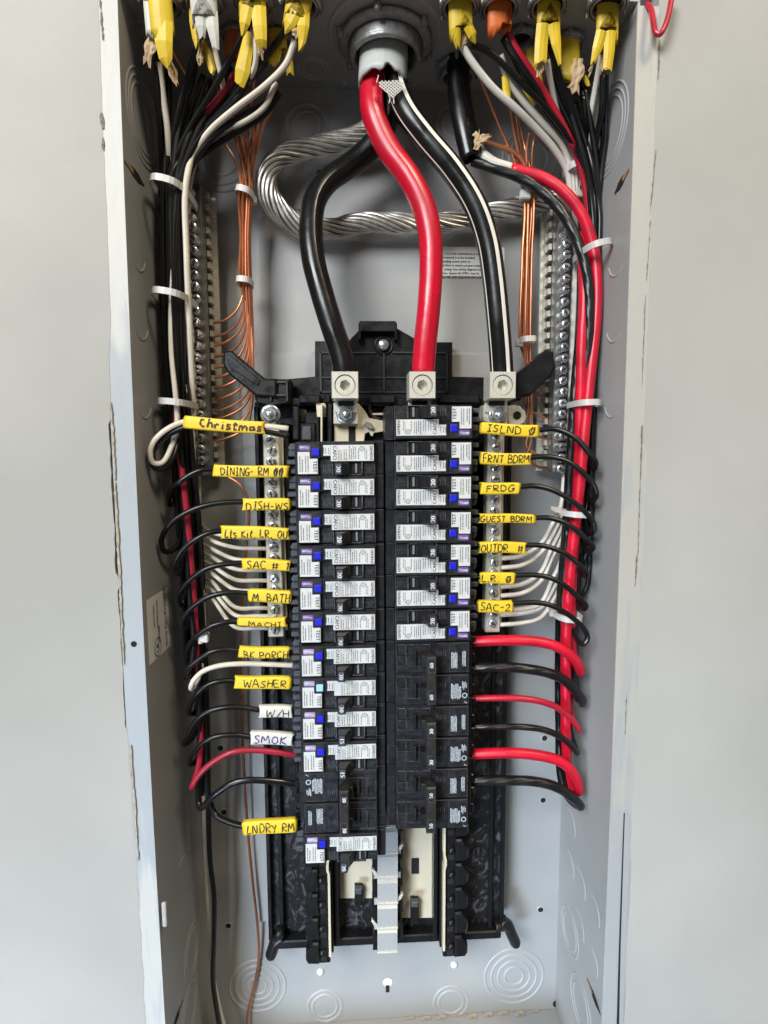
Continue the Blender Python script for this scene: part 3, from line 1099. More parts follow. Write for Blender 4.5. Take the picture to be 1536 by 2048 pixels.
def lug(px, py, base_px, base_py, name='lug'):
    c = P(px, py, 0.077)
    w = 0.0099
    # block with a round screw bore: front face built as a ring round the bore
    n = 32
    r_b = 0.0078
    V, Fc = [], []
    sq = []
    for i in range(n):
        a = 2 * math.pi * i / n
        k = 1 / max(abs(math.cos(a)), abs(math.sin(a)))
        sq.append((w * math.cos(a) * k, w * math.sin(a) * k))
    for i in range(n):
        a = 2 * math.pi * i / n
        V += [(c.x + sq[i][0], -0.056, c.z + sq[i][1]), (c.x + sq[i][0], -0.0764, c.z + sq[i][1]),
              (c.x + sq[i][0] * .965, -0.077, c.z + sq[i][1] * .965),
              (c.x + r_b * math.cos(a), -0.077, c.z + r_b * math.sin(a)), (c.x + r_b * math.cos(a), -0.066, c.z + r_b * math.sin(a))]
    for i in range(n):
        j = (i + 1) % n
        for t in range(4):
            Fc.append((5 * i + t, 5 * j + t, 5 * j + t + 1, 5 * i + t + 1))
    Fc.append(tuple(5 * i for i in range(n)))
    L = obj(name, (V, Fc), M_tin, inter)
    # hollow-hex set screw
    prof_o = [(0.0074, 0.0), (0.0074, 0.0094), (0.0066, 0.0102)]
    V, Fc = [], []
    hx = hex_pts(0.0042, 6, 0.3)
    for i in range(n):
        a = 2 * math.pi * i / n
        # radius of the hexagon in this direction
        am = (a - 0.3) % (math.pi / 3) - math.pi / 6
        rh = 0.0042 * math.cos(math.pi / 6) / math.cos(am)
        for r_, h in prof_o + [(rh, 0.0102), (rh, 0.003), (0.0, 0.003)]:
            V.append((c.x + r_ * math.cos(a), -0.066 - h, c.z + r_ * math.sin(a)))
    for i in range(n):
        j = (i + 1) % n
        for t in range(5):
            Fc.append((6 * i + t, 6 * j + t, 6 * j + t + 1, 6 * i + t + 1))
    obj('set_screw', (V, Fc), M_tin, L)
    # neck and foot plate bolted to the bus
    b = P(base_px, base_py, 0.052)
    obj('neck', bx(c.x - 0.0088, c.x + 0.0090, -0.0568, -0.0545, b.z, c.z, 0.0005), M_tin, L)
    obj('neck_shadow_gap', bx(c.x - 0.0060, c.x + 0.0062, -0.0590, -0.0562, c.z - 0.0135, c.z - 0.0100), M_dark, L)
    return L, c


def bolt(px, py, d, r, parent, name='bolt', washer=True):
    c = P(px, py, d)
    b = obj(name, lathe([(r * 1.32, 0.0), (r * 1.32, 0.0012), (r * 1.2, 0.0018), (r, 0.0020)], 28, 'y', (c.x, -d, c.z)) if washer else
            lathe([(r * 1.05, 0.0), (r * 1.05, 0.0012)], 28, 'y', (c.x, -d, c.z)), M_zinc, parent, True)
    hp = [(c.x + x, c.z + z) for x, z in hex_pts(r * 1.02, 6, 0.35)]
    obj('hex_head', prism(hp, -d - 0.0015, -d - 0.0058, 0.0007), M_zinc, b)
    obj('stud_tip', lathe([(r * .52, 0.005), (r * .50, 0.0080), (r * .3, 0.0090), (0, 0.0091)], 18, 'y', (c.x, -d, c.z)), M_zinc, b, True)
    return b


lug1, c1 = lug(690, 770, 690, 826)
obj('foot_plate', prism([pxz(x, y, .0545) for x, y in ((667, 848), (716, 848), (716, 806), (667, 806))], -.0445, -.0545, .0005), M_tin, lug1)
bolt(692, 829, 0.0545, 0.0058, inter)
lug2, c2 = lug(845, 770, 845, 815)
lug3, c3 = lug(1006, 770, 995, 826)
obj('foot_plate', prism([pxz(x, y, .0545) for x, y in ((967, 850), (1015, 850), (1015, 810), (967, 810))], -.0375, -.0545, .0005), M_tin, lug3)
bolt(995, 831, 0.0545, 0.0058, inter)
tp = [pxz(x, y, .046) for x, y in ((1016, 850), (1016, 812), (1028, 809), (1040, 812), (1050, 822), (1053, 833), (1049, 845), (1040, 850))]
e_ = obj('lug_ear', prism(tp, -.040, -.046, .0006), M_tin, lug3)
cc = P(1034, 831, .046)
obj('ear_hole', lathe([(0.0034, 0.0003), (0, 0.00031)], 18, 'y', (cc.x, -.046, cc.z)), M_dark, lug3)

# ---- screws shared by all bars


def screw_mesh(r=0.0036, h=0.0026, name='screw', shank=0.004):
    """slotted round-head screw: flat disc, rounded rim, slot cut as a real groove"""
    n = 20
    sw, sd = r * 0.17, 0.0009
    V, Fc = [], []
    prof = [(1.0, -shank), (1.0, h * .45), (0.86, h * .85), (0.62, h)]
    for i in range(n):
        a = 2 * math.pi * i / n
        for q, hh in prof:
            V.append((r * q * math.cos(a), -hh, r * q * math.sin(a)))
    for i in range(n):
        j = (i + 1) % n
        for t in range(3):
            Fc.append((4 * i + t, 4 * j + t, 4 * j + t + 1, 4 * i + t + 1))
    top = [4 * i + 3 for i in range(n)]
    # two half-discs each side of a cross slot, and the slot floor below them
    k = len(V)
    rr = r * .62
    half = []
    for s in (-1, 1):
        ids = []
        for i in range(11):
            a = math.pi * i / 10
            x, z = rr * math.cos(a), s * (sw + (rr - sw) * math.sin(a))
            V.append((x, -h - .0003, z)); ids.append(len(V) - 1)
        Fc.append(tuple(ids if s > 0 else ids[::-1]))
        lo = []
        for x in (rr, -rr):
            V.append((x, -h + sd, s * sw)); lo.append(len(V) - 1)
        Fc.append((ids[0], ids[-1], lo[1], lo[0]))
        half.append(lo)
    Fc.append((half[0][0], half[0][1], half[1][1], half[1][0]))
    return raw_mesh(name, V, Fc, M_zinc)


SCREW = screw_mesh()
SCREW_LONG = screw_mesh(name='screw_long', shank=0.009)
SCREW_D = raw_mesh('screw_slot', *quads_on([(-0.0026, 0.0026, -0.00038, 0.00038), (-0.0003, 0.0003, -0.0014, 0.0014)], (0, -0.00295, 0), (1, 0, 0), (0, 0, 1)), M_dark)


def add_screw(parent, x, y, z, ang, tilt=0.0, scale=1.0, me=None):
    pl = world_loc(parent)
    o = place('screw', me or SCREW, parent, (x - pl.x, y - pl.y, z - pl.z), (0, ang, tilt))
    o.scale = (scale,) * 3
    s = place('slot', SCREW_D, o)
    return o


# ---- neutral bars, left and right of the breakers
for side, xc in ((-1, -0.0865), (1, 0.0885)):
    z0, z1 = -0.149, (0.016 if side < 0 else 0.018)
    nb = obj('neutral_bar', bx(xc - 0.0062, xc + 0.0062, -0.060, -0.047, z0, z1, 0.0008), M_tin, inter)
    obj('bar_support', bx(xc + 0.0066, xc + 0.0125, -0.052, -0.020, z0 - .01, z1 + .005, 0.0006), M_pvc, inter)
    obj('bar_flank', bx(xc + 0.0062, xc + 0.0085, -0.055, -0.047, z0 + .004, z1 - .004), M_bus, nb)
    k = 0
    z = z1 - 0.0085
    while z > z0 + 0.003:
        add_screw(nb, xc + 0.0004 * math.sin(k * 2.3), -0.0602 - 0.0006 * (k % 3), z, random.uniform(0, 3.1), random.uniform(-.1, .1), 1.0)
        o = place('terminal_hole', raw_mesh('terminal_hole', *lathe([(0.0021, 0.0), (0, 0.0001)], 10, 'x', (0, 0, 0)), M_dark), nb,
                  (side * 0.0064, -0.054 - world_loc(nb).y, z - world_loc(nb).z)) if k == 0 else None
        z -= 0.00835
        k += 1
nl = P(541, 828, 0.058)
obj('bar_tongue', bx(nl.x - .0045, nl.x + .0045, -0.057, -0.052, 0.010, nl.z + 0.006, 0.0006), M_zinc, inter)
bolt(541, 829, 0.057, 0.0058, inter)

# ------------------------------------------------------------------ ground bars on the back


def ground_bar(side, label):
    xc = -0.1448 if side < 0 else 0.1484
    z1, z0 = (0.206, -0.020)
    g = thing('ground_bar', label, 'ground bar', (xc, 0, z0), 'ground bars on the box back')
    s = side
    b = obj('bar', bx(xc - 0.0052, xc + 0.0052, -0.035, -0.0235, z0, z1, 0.0007), M_bar, g)
    # stepped inner flank with a gate for each wire
    xi0, xi1 = (xc + 0.0052, xc + 0.0085) if s < 0 else (xc - 0.0085, xc - 0.0052)
    obj('base_strip', bx(min(xi0, xi1) - (0 if s < 0 else .003), max(xi0, xi1) + (.003 if s < 0 else 0), -0.0125, -0.010, z0 + .001, z1 - 0.001), M_tin, g)
    obj('standoff', bx(xc - .004, xc + .004, -0.0236, 0.0, z0 + .02, z0 + .03), M_tin, g)
    obj('standoff', bx(xc - .004, xc + .004, -0.0236, 0.0, z1 - .03, z1 - .02), M_tin, g)
    gate = raw_mesh('gate', *bx(-0.0014, 0.0014, -0.0055, 0.0045, -0.0024, 0.0024, 0.0003), M_gate)
    k = 0
    z = z1 - 0.008
    pl = world_loc(g)
    while z > z0 + 0.003:
        place('gate', gate, g, ((xi0 + xi1) / 2 - pl.x, -0.0185, z + 0.0042 - pl.z))
        if s < 0 and k < 3:
            o = obj('clamp_stud', lathe([(0.0024, 0.0), (0.0024, 0.004), (0.0016, 0.0048), (0, 0.005)], 12, 'y', (xc - .001, -0.035, z)), M_labw, g, True)
        elif not (s > 0 and k < 2):
            add_screw(g, xc - s * 0.0004 * math.sin(k * 1.7) - s * 0.0012 * 0, -0.0405 - 0.0011 * ((k * 7) % 3), z, random.uniform(0, 3.1),
                      random.uniform(-.12, .12), 1.0, SCREW_LONG)
        z -= 0.00895
        k += 1
    return g


gl = ground_bar(-1, 'ground bar with screws beside the yellow sleeve marked Christmas')
gr = ground_bar(1, 'ground bar with screws that the twisted bare cable ends at')
c = P(1156, 386, 0.03)
obj('end_lug', bx(c.x - .006, c.x + .006, -0.040, -0.020, c.z - .007, c.z + .007, .0008), M_tin, gr)
obj('lug_bore', lathe([(0.0028, 0.0004), (0, 0.0005)], 16, 'y', (c.x, -0.040, c.z)), M_dark, gr)

# ------------------------------------------------------------------ breakers
PITCH = 0.0254
Z0 = 0.0186
DB = 0.045            # the foot of a breaker on the pan


def lb(u0, u1, d0, d1, v0, v1, bev=0.0, seg=1):
    """box in breaker terms: u outwards from the middle, d from the box back, v down from the top (all mm)"""
    return bx(u0 / 1000, u1 / 1000, -(d1 / 1000 - DB), -(d0 / 1000 - DB), 0.0127 - v1 / 1000, 0.0127 - v0 / 1000, bev / 1000, seg)


def lprism(uv, d0, d1, bev=0.0):
    return prism([(u / 1000, 0.0127 - v / 1000) for u, v in uv][::-1], -(d0 / 1000 - DB), -(d1 / 1000 - DB), bev / 1000)


def lquads(rects, d):
    return quads_on([(a0 / 1000, a1 / 1000, 0.0127 - b1 / 1000, 0.0127 - b0 / 1000) for a0, a1, b0, b1 in rects], (0, -(d / 1000 - DB), 0), (1, 0, 0), (0, 0, 1))


def ltext(s, size, u, v, d, turn=True, bold=0.0, stretch=1.0):
    o = (u / 1000, -(d / 1000 - DB), 0.0127 - v / 1000)
    if turn:
        return text_on(s, size / 1000, o, (0, 0, 1), (-1, 0, 0), bold / 1000, stretch)
    return text_on(s, size / 1000, o, (1, 0, 0), (0, 0, 1), bold / 1000, stretch)


def arcring(u, v, r0, r1, d, n=24):
    V, Fc = [], []
    for i in range(n):
        a = 2 * math.pi * i / n
        for r_ in (r0, r1):
            V.append(((u + r_ * math.cos(a)) / 1000, -(d / 1000 - DB), 0.0127 - (v + r_ * math.sin(a)) / 1000))
    for i in range(n):
        j = (i + 1) % n
        Fc.append((2 * i, 2 * i + 1, 2 * j + 1, 2 * j))
    return V, Fc


def fine_print(u0, u1, v0, v1, seed, pitch=1.5, h=0.62):
    """columns of print too small to read: they run up the label"""
    r = random.Random(seed)
    out = []
    u = u0
    while u < u1:
        v = v0 + r.uniform(0, 1.0)
        end = v1 - r.uniform(0, (v1 - v0) * 0.35)
        while v < end:
            l = r.uniform(0.5, 1.6)
            out.append((u, u + h, v, min(v + l, end)))
            v += l + r.uniform(0.25, 0.5)
        u += pitch * r.choice((1, 1, 1, 1.5))
    return out


BM = {}


def bmesh_(key, vf, material, smooth=False):
    if key not in BM:
        BM[key] = raw_mesh(key, vf[0], vf[1], material, smooth)
    return BM[key]


FACE = 88.0
# single-pole case: centre block, low inner shoulder, stepped outer end with the wire gate
bmesh_('case', join(lb(7.2, 64.4, 45, 84.6, 0.25, 25.15, 0.5), lb(0.6, 7.25, 45, 80.5, 0.25, 25.15, 0.5),
                    lb(64.3, 69.0, 45, 70, 0.6, 24.8, 0.5), lb(64.3, 66.4, 69.9, 80, 0.6, 24.8, 0.4)), M_brk)
bmesh_('label_plinth', lprism([(7.6, 10.0), (40.3, 10.0), (40.3, 13.6), (47.0, 13.6), (47.0, 24.7), (7.6, 24.7)], 84.5, FACE, 0.35), M_brk)
bmesh_('test_plinth', lprism([(47.2, 13.0), (48.6, 13.0), (48.6, 0.8), (64.2, 0.8), (64.2, 24.7), (47.2, 24.7)], 84.5, FACE, 0.35), M_brk)
bmesh_('toggle_well', join(lb(16.4, 17.4, 84.5, 87.4, 0.9, 9.6, .15), lb(38.0, 39.0, 84.5, 87.0, 0.9, 9.6, .15),
                           lb(16.4, 39.0, 84.5, 86.6, 0.3, 0.9, .1)), M_edge)
bmesh_('slot_bar', lb(20.4, 22.0, 84.7, 86.4, 1.8, 8.8, .3), M_slotbar)
bmesh_('well_floor', lb(17.4, 24.0, 84.55, 84.8, 1.0, 9.5), M_dark)
bmesh_('grip_lines', join(*[lb(39.8 + k * 1.3, 40.3 + k * 1.3, 84.5, 85.0, 2.0, 8.2) for k in range(5)],
                          *[lb(8.6, 15.4, 84.5, 84.9, 5.0, 5.3)]), M_edge)
bmesh_('rim_scuff', join(lb(7.3, 7.6, 80.4, 84.9, .4, 25.0), lb(64.1, 64.5, 84.3, 84.8, .5, 24.9), lb(1.0, 46, 84.4, 84.7, 24.95, 25.16)), M_edge)
bmesh_('gate_hood', join(lb(66.6, 72.6, 56, 74, 1.5, 5.2, .6), lb(65.5, 73.2, 56, 73.5, 8.2, 12.2, .7), lb(66.2, 71.8, 56, 75, 14.2, 19.0, .8)), M_grey)
bmesh_('terminal_tongue', lprism([(66, 19.2), (71.5, 19.2), (72.4, 21.0), (70.8, 24.2), (66.0, 24.2)], 56, 71, .5), M_grey)
bmesh_('gate_mouth', lb(66.2, 70.0, 69.9, 70.6, 5.2, 8.3), M_dark)


def toggle_mesh(key, v0, v1, u_tip=33.6, h=99.5):
    """wedge-shaped toggle leaning outwards, with a flat end that carries the rating"""
    prof = [(24.5, 84.6), (36.0, 84.6), (36.9, 93.0), (36.9, h - 1.2), (36.0, h), (31.8, h), (30.9, h - 0.8), (29.8, 94.0), (26.4, 88.5)]
    V, Fc = [], []
    n = len(prof)
    for v in (v0, v0 + 0.5, v1 - 0.5, v1):
        k = 0.9 if v in (v0, v1) else 1.0
        cu = sum(p[0] for p in prof) / n
        for u, d in prof:
            uu = cu + (u - cu) * (0.94 if k < 1 else 1)
            V.append((uu / 1000, -(d / 1000 - DB), 0.0127 - v / 1000))
    for a in range(3):
        for i in range(n):
            j = (i + 1) % n
            Fc.append((a * n + i, a * n + j, (a + 1) * n + j, (a + 1) * n + i))
    Fc.append(tuple(range(n)))
    Fc.append(tuple(3 * n + i for i in range(n))[::-1])
    return bmesh_(key, (V, Fc), M_hand)


toggle_mesh('toggle', 1.0, 9.6)
LP = FACE + 0.15
bmesh_('main_label', lprism([(8.3, 10.7), (39.6, 10.7), (39.6, 14.7), (44.9, 14.7), (44.9, 22.4), (8.3, 22.4)], FACE + .02, LP), M_lab)
bmesh_('test_label', lprism([(49.2, 1.6), (63.6, 1.6), (63.6, 17.6), (54.9, 17.6), (54.9, 12.6), (49.2, 12.6)], FACE + .02, LP), M_lab)
bmesh_('test_button', lb(47.9, 53.1, FACE - .5, FACE + 1.2, 14.6, 20.0, .5, 2), M_blue)
bmesh_('logo_pill', lprism([(54.4, 19.0), (55.0, 18.6), (61.9, 18.6), (62.5, 19.2), (62.5, 22.0), (61.9, 22.7), (55.0, 22.7), (54.4, 22.1)], FACE + .02, FACE + .16), M_purp)
LQ = LP + 0.12
bmesh_('maker_name', ltext('SIEMENS', 2.9, 10.2, 16.4, LQ, bold=.12), M_print)
bmesh_('type_mark', ltext('CAFCI', 3.7, 36.8, 16.7, LQ, bold=.15), M_print)
bmesh_('label_print', join(lquads(fine_print(13.2, 15.5, 11.6, 21.6, 1, 1.2, .5) + fine_print(19.0, 34.0, 11.4, 22.0, 5) +
                                   fine_print(40.6, 44.5, 15.6, 21.8, 3, 1.5, .6), LQ), arcring(17.0, 19.6, 1.35, 1.75, LQ),
                           ltext('UL', 1.7, 17.0, 19.6, LQ)), M_pgrey)
bmesh_('label_rule', lquads([(34.4, 34.55, 11, 22.2), (39.6, 39.75, 15, 22.2)], LQ), M_pgrey)
bmesh_('test_mark', ltext('TEST', 4.0, 51.2, 7.0, LQ, bold=.15), M_print)
bmesh_('test_print', lquads(fine_print(55.8, 63.0, 2.6, 16.8, 9, 1.7, .7), LQ), M_pgrey)
bmesh_('logo_word', ltext('<con', 3.3, 58.4, 20.7, FACE + .28, turn=False, bold=.25), M_pwhite)
for rt in ('20', '15'):
    bmesh_('rating_plate', lb(31.9, 36.0, 99.45, 99.6, 1.7, 8.9), M_grey)
    bmesh_('rating_' + rt, ltext(rt, 4.6, 34.0, 5.3, 99.75, bold=.35), M_pwhite)


def part(name, key, parent, mat_slot=None):
    me = BM[key]
    if mat_slot is not None:
        k2 = key + '_' + mat_slot.name
        if k2 not in BM:
            BM[k2] = me.copy()
            BM[k2].materials.clear()
            BM[k2].materials.append(mat_slot)
        me = BM[k2]
    return place(name, me, parent)


def breaker1(row, side, label, rating='20', button=None, pale=False):
    t = thing('circuit_breaker', label, 'circuit breaker', (0, -DB, Z0 - PITCH * row), 'single-pole breakers in two columns')
    if side < 0:
        t.rotation_euler = (0, math.pi, 0)
    jt = random.uniform(-0.009, 0.009)
    t.rotation_euler = (random.uniform(-.012, .012), t.rotation_euler[1] + jt, 0)
    case = part('case', 'case', t)
    part('toggle_well', 'toggle_well', case); part('well_floor', 'well_floor', case); part('slot_bar', 'slot_bar', case); tag(part('grip_lines', 'grip_lines', case), kind='stuff')
    part('rim_scuff', 'rim_scuff', case)
    part('label_plinth', 'label_plinth', case); part('test_plinth', 'test_plinth', case)
    term = part('terminal_hood', 'gate_hood', t)
    part('terminal_tongue', 'terminal_tongue', term); part('gate_mouth', 'gate_mouth', term)
    tg = part('toggle', 'toggle', t); part('rating', 'rating_' + rating, tg); part('rating_plate', 'rating_plate', tg)
    ml = part('main_label', 'main_label', t)
    for k in ('maker_name', 'label_print', 'label_rule') + (() if pale else ('type_mark',)):
        part(k, k, ml)
    tl = part('test_label', 'test_label', t)
    part('test_mark', 'test_mark', tl); part('test_print', 'test_print', tl)
    part('test_button', 'test_button', t, button)
    lp = part('logo_pill', 'logo_pill', t, M_purp2 if (row > 6 or pale) else None); part('logo_word', 'logo_word', lp)
    return t


left_names = ['DINING RM', 'DISH W', 'Lts Kit', 'SAC #1', 'M. BATH', 'MACHI', 'BK PORCH', 'WASHER', 'W/H', 'SMOK']
for i, nm in enumerate(left_names):
    breaker1(i + 1, -1, f'black single breaker whose wire carries the sleeve marked {nm}' + (', with a pale blue test button' if nm == 'WASHER' else ''),
             '15' if nm in ('W/H', 'SMOK') else '20', M_lblue if nm == 'WASHER' else None, nm == 'WASHER')
breaker1(13, -1, 'black single breaker lowest in its column, just under the LNDRY sleeve')
right_names = ['ISLND', 'FRNT BDRM', 'FRDG', 'GUEST BDRM', 'OUTDR', 'L.R.', 'SAC-2']
for i, nm in enumerate(right_names):
    breaker1(i, 1, f'black single breaker whose wire carries the sleeve marked {nm}')

# double-pole breakers with a tied handle
P2 = PITCH * 1000
bmesh_('case2', join(lb(7.2, 64.4, 45, 84.6, 0.25, 2 * P2 - .25, 0.5), lb(0.6, 7.25, 45, 80.5, 0.25, 2 * P2 - .25, 0.5),
                     lb(64.3, 69.5, 45, 72, 0.6, 2 * P2 - .6, 0.6), lb(7.6, 37.2, 84.5, 86.0, 11.3, 25.4 - .8, .35), lb(7.6, 37.2, 84.5, 86.0, 36.7, 50.2, .35),
                     lb(37.5, 63.8, 84.5, 87.0, 1.0, 24.9, .4), lb(37.5, 63.8, 84.5, 87.0, 26.4, 50.2, .4)), M_brk)


def outl(u0, u1, v0, v1, d0, d1, w=.22):
    return [lb(u0, u1, d0, d1, v0, v0 + w), lb(u0, u1, d0, d1, v1 - w, v1), lb(u0, u0 + w, d0, d1, v0, v1), lb(u1 - w, u1, d0, d1, v0, v1)]


sc = []
for k in (0, 25.4):
    sc += outl(15.8, 34.5, 2.2 + k, 19.5 + k, 84.5, 86.4, .3) + outl(8.2, 15.2, 2.0 + k, 19.4 + k, 84.5, 86.2, .25)
    sc += outl(48.8, 63.6, 1.6 + k, 24.0 + k, 86.9, 87.15, .2) + [lb(38.5 + q * 1.7, 39.0 + q * 1.7, 86.9, 87.15, 7 + k, 11 + k) for q in range(5)]
    sc += [lb(1.0, 7.0, 80.4, 80.75, 9.4 + k, 9.6 + k)]
bmesh_('moulding2', join(*sc), M_edge)
bmesh_('well2', join(lb(17.4, 33.6, 84.6, 84.9, 6.4, 18.8), lb(17.4, 33.6, 84.6, 84.9, 31.8, 44.2)), M_dark)
bmesh_('bar2', join(lb(21.0, 23.4, 84.6, 88.4, 6.6, 18.6, .6), lb(21.0, 23.4, 84.6, 88.4, 32.0, 44.0, .6)), M_hand)
bmesh_('stem2', join(lb(26.0, 35.0, 84.6, 95.0, 7.8, 17.2, .6), lb(26.0, 35.0, 84.6, 95.0, 33.2, 42.6, .6)), M_hand)
bmesh_('tie2', lprism([(29.4, 6.6), (36.6, 6.6), (36.6, 43.8), (29.4, 43.8)], 93, 102.0, .9), M_tieh)
bmesh_('tie_recess', join(lb(30.7, 35.4, 101.9, 102.12, 8.4, 18.0), lb(30.7, 35.4, 101.9, 102.12, 32.4, 42.0)), M_dark)
bmesh_('tie_rim', join(*(outl(30.4, 35.7, 8.0, 18.4, 101.9, 102.25, .3) + outl(30.4, 35.7, 32.0, 42.4, 101.9, 102.25, .3))), M_edge)


def block_print(u0, u1, v0, v1, seed):
    r = random.Random(seed)
    out = []
    u = u0
    while u < u1 - .4:
        v = v0 + r.uniform(0, 1.2) * (1 if r.random() > .3 else 3)
        while v < v1 - .3:
            l = r.uniform(.5, 1.9)
            if v + l > v1: break
            out.append((u, u + r.uniform(.55, .8), v, v + l)); v += l + r.uniform(.12, .3)
        u += 1.0
    return out


bmesh_('print2a', lquads(block_print(50.0, 54.6, 8, 21.5, 11) + block_print(58.5, 61.5, 7.5, 20.0, 12), 87.25), M_pwgrey)
bmesh_('print2b', join(lquads(block_print(50.0, 58.4, 33.0, 46.0, 13) + block_print(58.6, 63.0, 31.6, 38.4, 14) + block_print(55.6, 62.6, 47.4, 49.6, 15), 87.25),
                       arcring(60.6, 43.0, 1.4, 2.1, 87.25)), M_pwgrey)
bmesh_('hood2', join(lb(69.4, 73.0, 56, 70, 2.0, 9.0, .8), lb(69.4, 72.4, 56, 71, 15.6, 23.5, .8), lb(69.4, 73.0, 56, 70, 27.4, 34.0, .8), lb(69.4, 72.4, 56, 71, 41.0, 49, .8)), M_pvc)
bmesh_('mouth2', join(lb(69.6, 72.0, 60, 67, 9.0, 15.6), lb(69.6, 72.0, 60, 67, 34.2, 41.0)), M_dark)
for rt in ('60', '30', '50'):
    bmesh_('rating2_' + rt, join(ltext(rt, 4.3, 33.0, 13.0, 102.35, bold=.35), ltext(rt, 4.3, 33.0, 37.4, 102.35, bold=.35)), M_pwhite)


def breaker2(row, side, label, rating):
    if side > 0:
        t = thing('double_breaker', label, 'circuit breaker', (0, -DB, Z0 - PITCH * row), 'double-pole breakers with tied handles')
    else:
        t = thing('double_breaker', label, 'circuit breaker', (0, -DB, Z0 - PITCH * (row + 1)), 'double-pole breakers with tied handles')
        t.rotation_euler = (0, math.pi, 0)
    case = part('case', 'case2', t)
    tag(part('moulding', 'moulding2', case), kind='stuff'); part('toggle_well', 'well2', case); part('well_bar', 'bar2', case)
    part('case_print', 'print2a', case); part('case_print', 'print2b', case)
    h = part('tied_handle', 'tie2', t)
    part('handle_stem', 'stem2', h); part('handle_recess', 'tie_recess', h); part('handle_rim', 'tie_rim', h); part('rating', 'rating2_' + rating, h)
    hd = part('terminal_hood', 'hood2', t); part('gate_mouth', 'mouth2', hd)
    return t


breaker2(7, 1, 'black double breaker rated 60 right below the breaker of sleeve SAC-2', '60')
breaker2(9, 1, 'black double breaker rated 30 between the 60 and 50 double breakers', '30')
breaker2(11, 1, 'black double breaker rated 50 below the 30 one, over the bare bus plate', '50')
breaker2(11, -1, 'black double breaker between the breaker of sleeve SMOK and the lowest single breaker', '30')

# ------------------------------------------------------------------ handwriting
ST = {
    'A': (.7, [[(0, 0), (.32, 1), (.66, 0)], [(.12, .38), (.56, .36)]]),
    'B': (.62, [[(.05, 0), (.08, 1), (.45, .85), (.42, .6), (.1, .52), (.55, .4), (.55, .12), (.05, 0)]]),
    'C': (.6, [[(.58, .85), (.35, 1), (.08, .75), (.05, .3), (.25, 0), (.58, .12)]]),
    'D': (.62, [[(.06, 0), (.06, 1), (.45, .82), (.58, .45), (.42, .1), (.02, 0)]]),
    'E': (.55, [[(.5, 1), (.06, .98), (.05, 0), (.55, .02)], [(.06, .52), (.42, .54)]]),
    'F': (.55, [[(.55, 1), (.08, .96), (.06, 0)], [(.07, .52), (.44, .56)]]),
    'G': (.65, [[(.58, .88), (.3, 1), (.05, .6), (.1, .1), (.4, 0), (.6, .3), (.36, .42), (.66, .42)]]),
    'H': (.6, [[(.06, 1), (.05, 0)], [(.56, 1), (.55, 0)], [(.05, .5), (.56, .52)]]),
    'I': (.42, [[(.05, 1), (.4, 1)], [(.22, 1), (.2, 0)], [(0, 0), (.4, .02)]]),
    'K': (.6, [[(.06, 1), (.06, 0)], [(.55, .98), (.08, .48), (.6, 0)]]),
    'L': (.52, [[(.08, 1), (.05, .02), (.52, .04)]]),
    'M': (.8, [[(.02, 0), (.12, 1), (.38, .35), (.64, 1), (.76, 0)]]),
    'N': (.66, [[(.04, 0), (.08, 1), (.54, .04), (.6, 1)]]),
    'O': (.6, [[(.3, 1), (.06, .7), (.08, .2), (.34, 0), (.56, .3), (.52, .8), (.28, 1)]]),
    'P': (.56, [[(.06, 0), (.07, 1), (.5, .86), (.48, .55), (.07, .48)]]),
    'R': (.6, [[(.05, 0), (.07, 1), (.5, .84), (.46, .56), (.08, .5), (.58, 0)]]),
    'S': (.52, [[(.5, .9), (.26, 1), (.06, .78), (.26, .54), (.48, .3), (.3, .02), (.02, .12)]]),
    'T': (.56, [[(0, .98), (.56, 1)], [(.3, .98), (.27, 0)]]),
    'U': (.6, [[(.05, 1), (.08, .15), (.3, 0), (.52, .2), (.55, 1)]]),
    'W': (.85, [[(.02, 1), (.2, 0), (.4, .7), (.6, 0), (.8, 1)]]),
    'Y': (.56, [[(0, 1), (.28, .5)], [(.56, 1), (.2, 0)]]),
    'a': (.5, [[(.45, .5), (.15, .5), (.05, .15), (.25, 0), (.44, .3), (.45, .5), (.5, 0)]]),
    'c': (.45, [[(.42, .8), (.18, .86), (.04, .5), (.14, .1), (.42, .05)]]),
    'h': (.5, [[(.08, 1.1), (.05, 0)], [(.06, .45), (.3, .6), (.42, .4), (.44, 0)]]),
    'i': (.24, [[(.12, .6), (.12, 0)], [(.11, .92), (.14, .86)]]),
    'm': (.75, [[(.04, 0), (.06, .55), (.22, .6), (.36, 0)], [(.36, .3), (.5, .6), (.68, .5), (.72, 0)]]),
    'r': (.42, [[(.08, .62), (.08, 0)], [(.08, .4), (.24, .62), (.42, .55)]]),
    's': (.4, [[(.4, .55), (.16, .62), (.08, .42), (.36, .24), (.28, 0), (.02, .06)]]),
    't': (.42, [[(.2, 1), (.18, .05), (.36, .02)], [(.02, .64), (.42, .66)]]),
    '#': (.7, [[(.2, 1), (.12, 0)], [(.52, 1), (.45, 0)], [(0, .66), (.7, .7)], [(0, .32), (.66, .36)]]),
    '@': (.66, [[(.34, 1), (.06, .66), (.1, .2), (.36, .05), (.58, .4), (.5, .85), (.3, .95)], [(.14, -.1), (.3, 1.1)], [(.36, -.1), (.52, 1.1)]]),
    '/': (.5, [[(.02, -.05), (.46, 1.05)]]),
    '-': (.4, [[(.04, .5), (.38, .52)]]),
    '.': (.26, [[(.06, .10), (.16, -.04)]]),
    ',': (.24, [[(.12, .06), (.06, -.14)]]),
    '1': (.3, [[(.06, .8), (.2, 1), (.17, 0)]]),
    '2': (.55, [[(.04, .8), (.26, 1), (.5, .76), (.3, .36), (.02, .02), (.56, .06)]]),
    ' ': (.4, []),
}


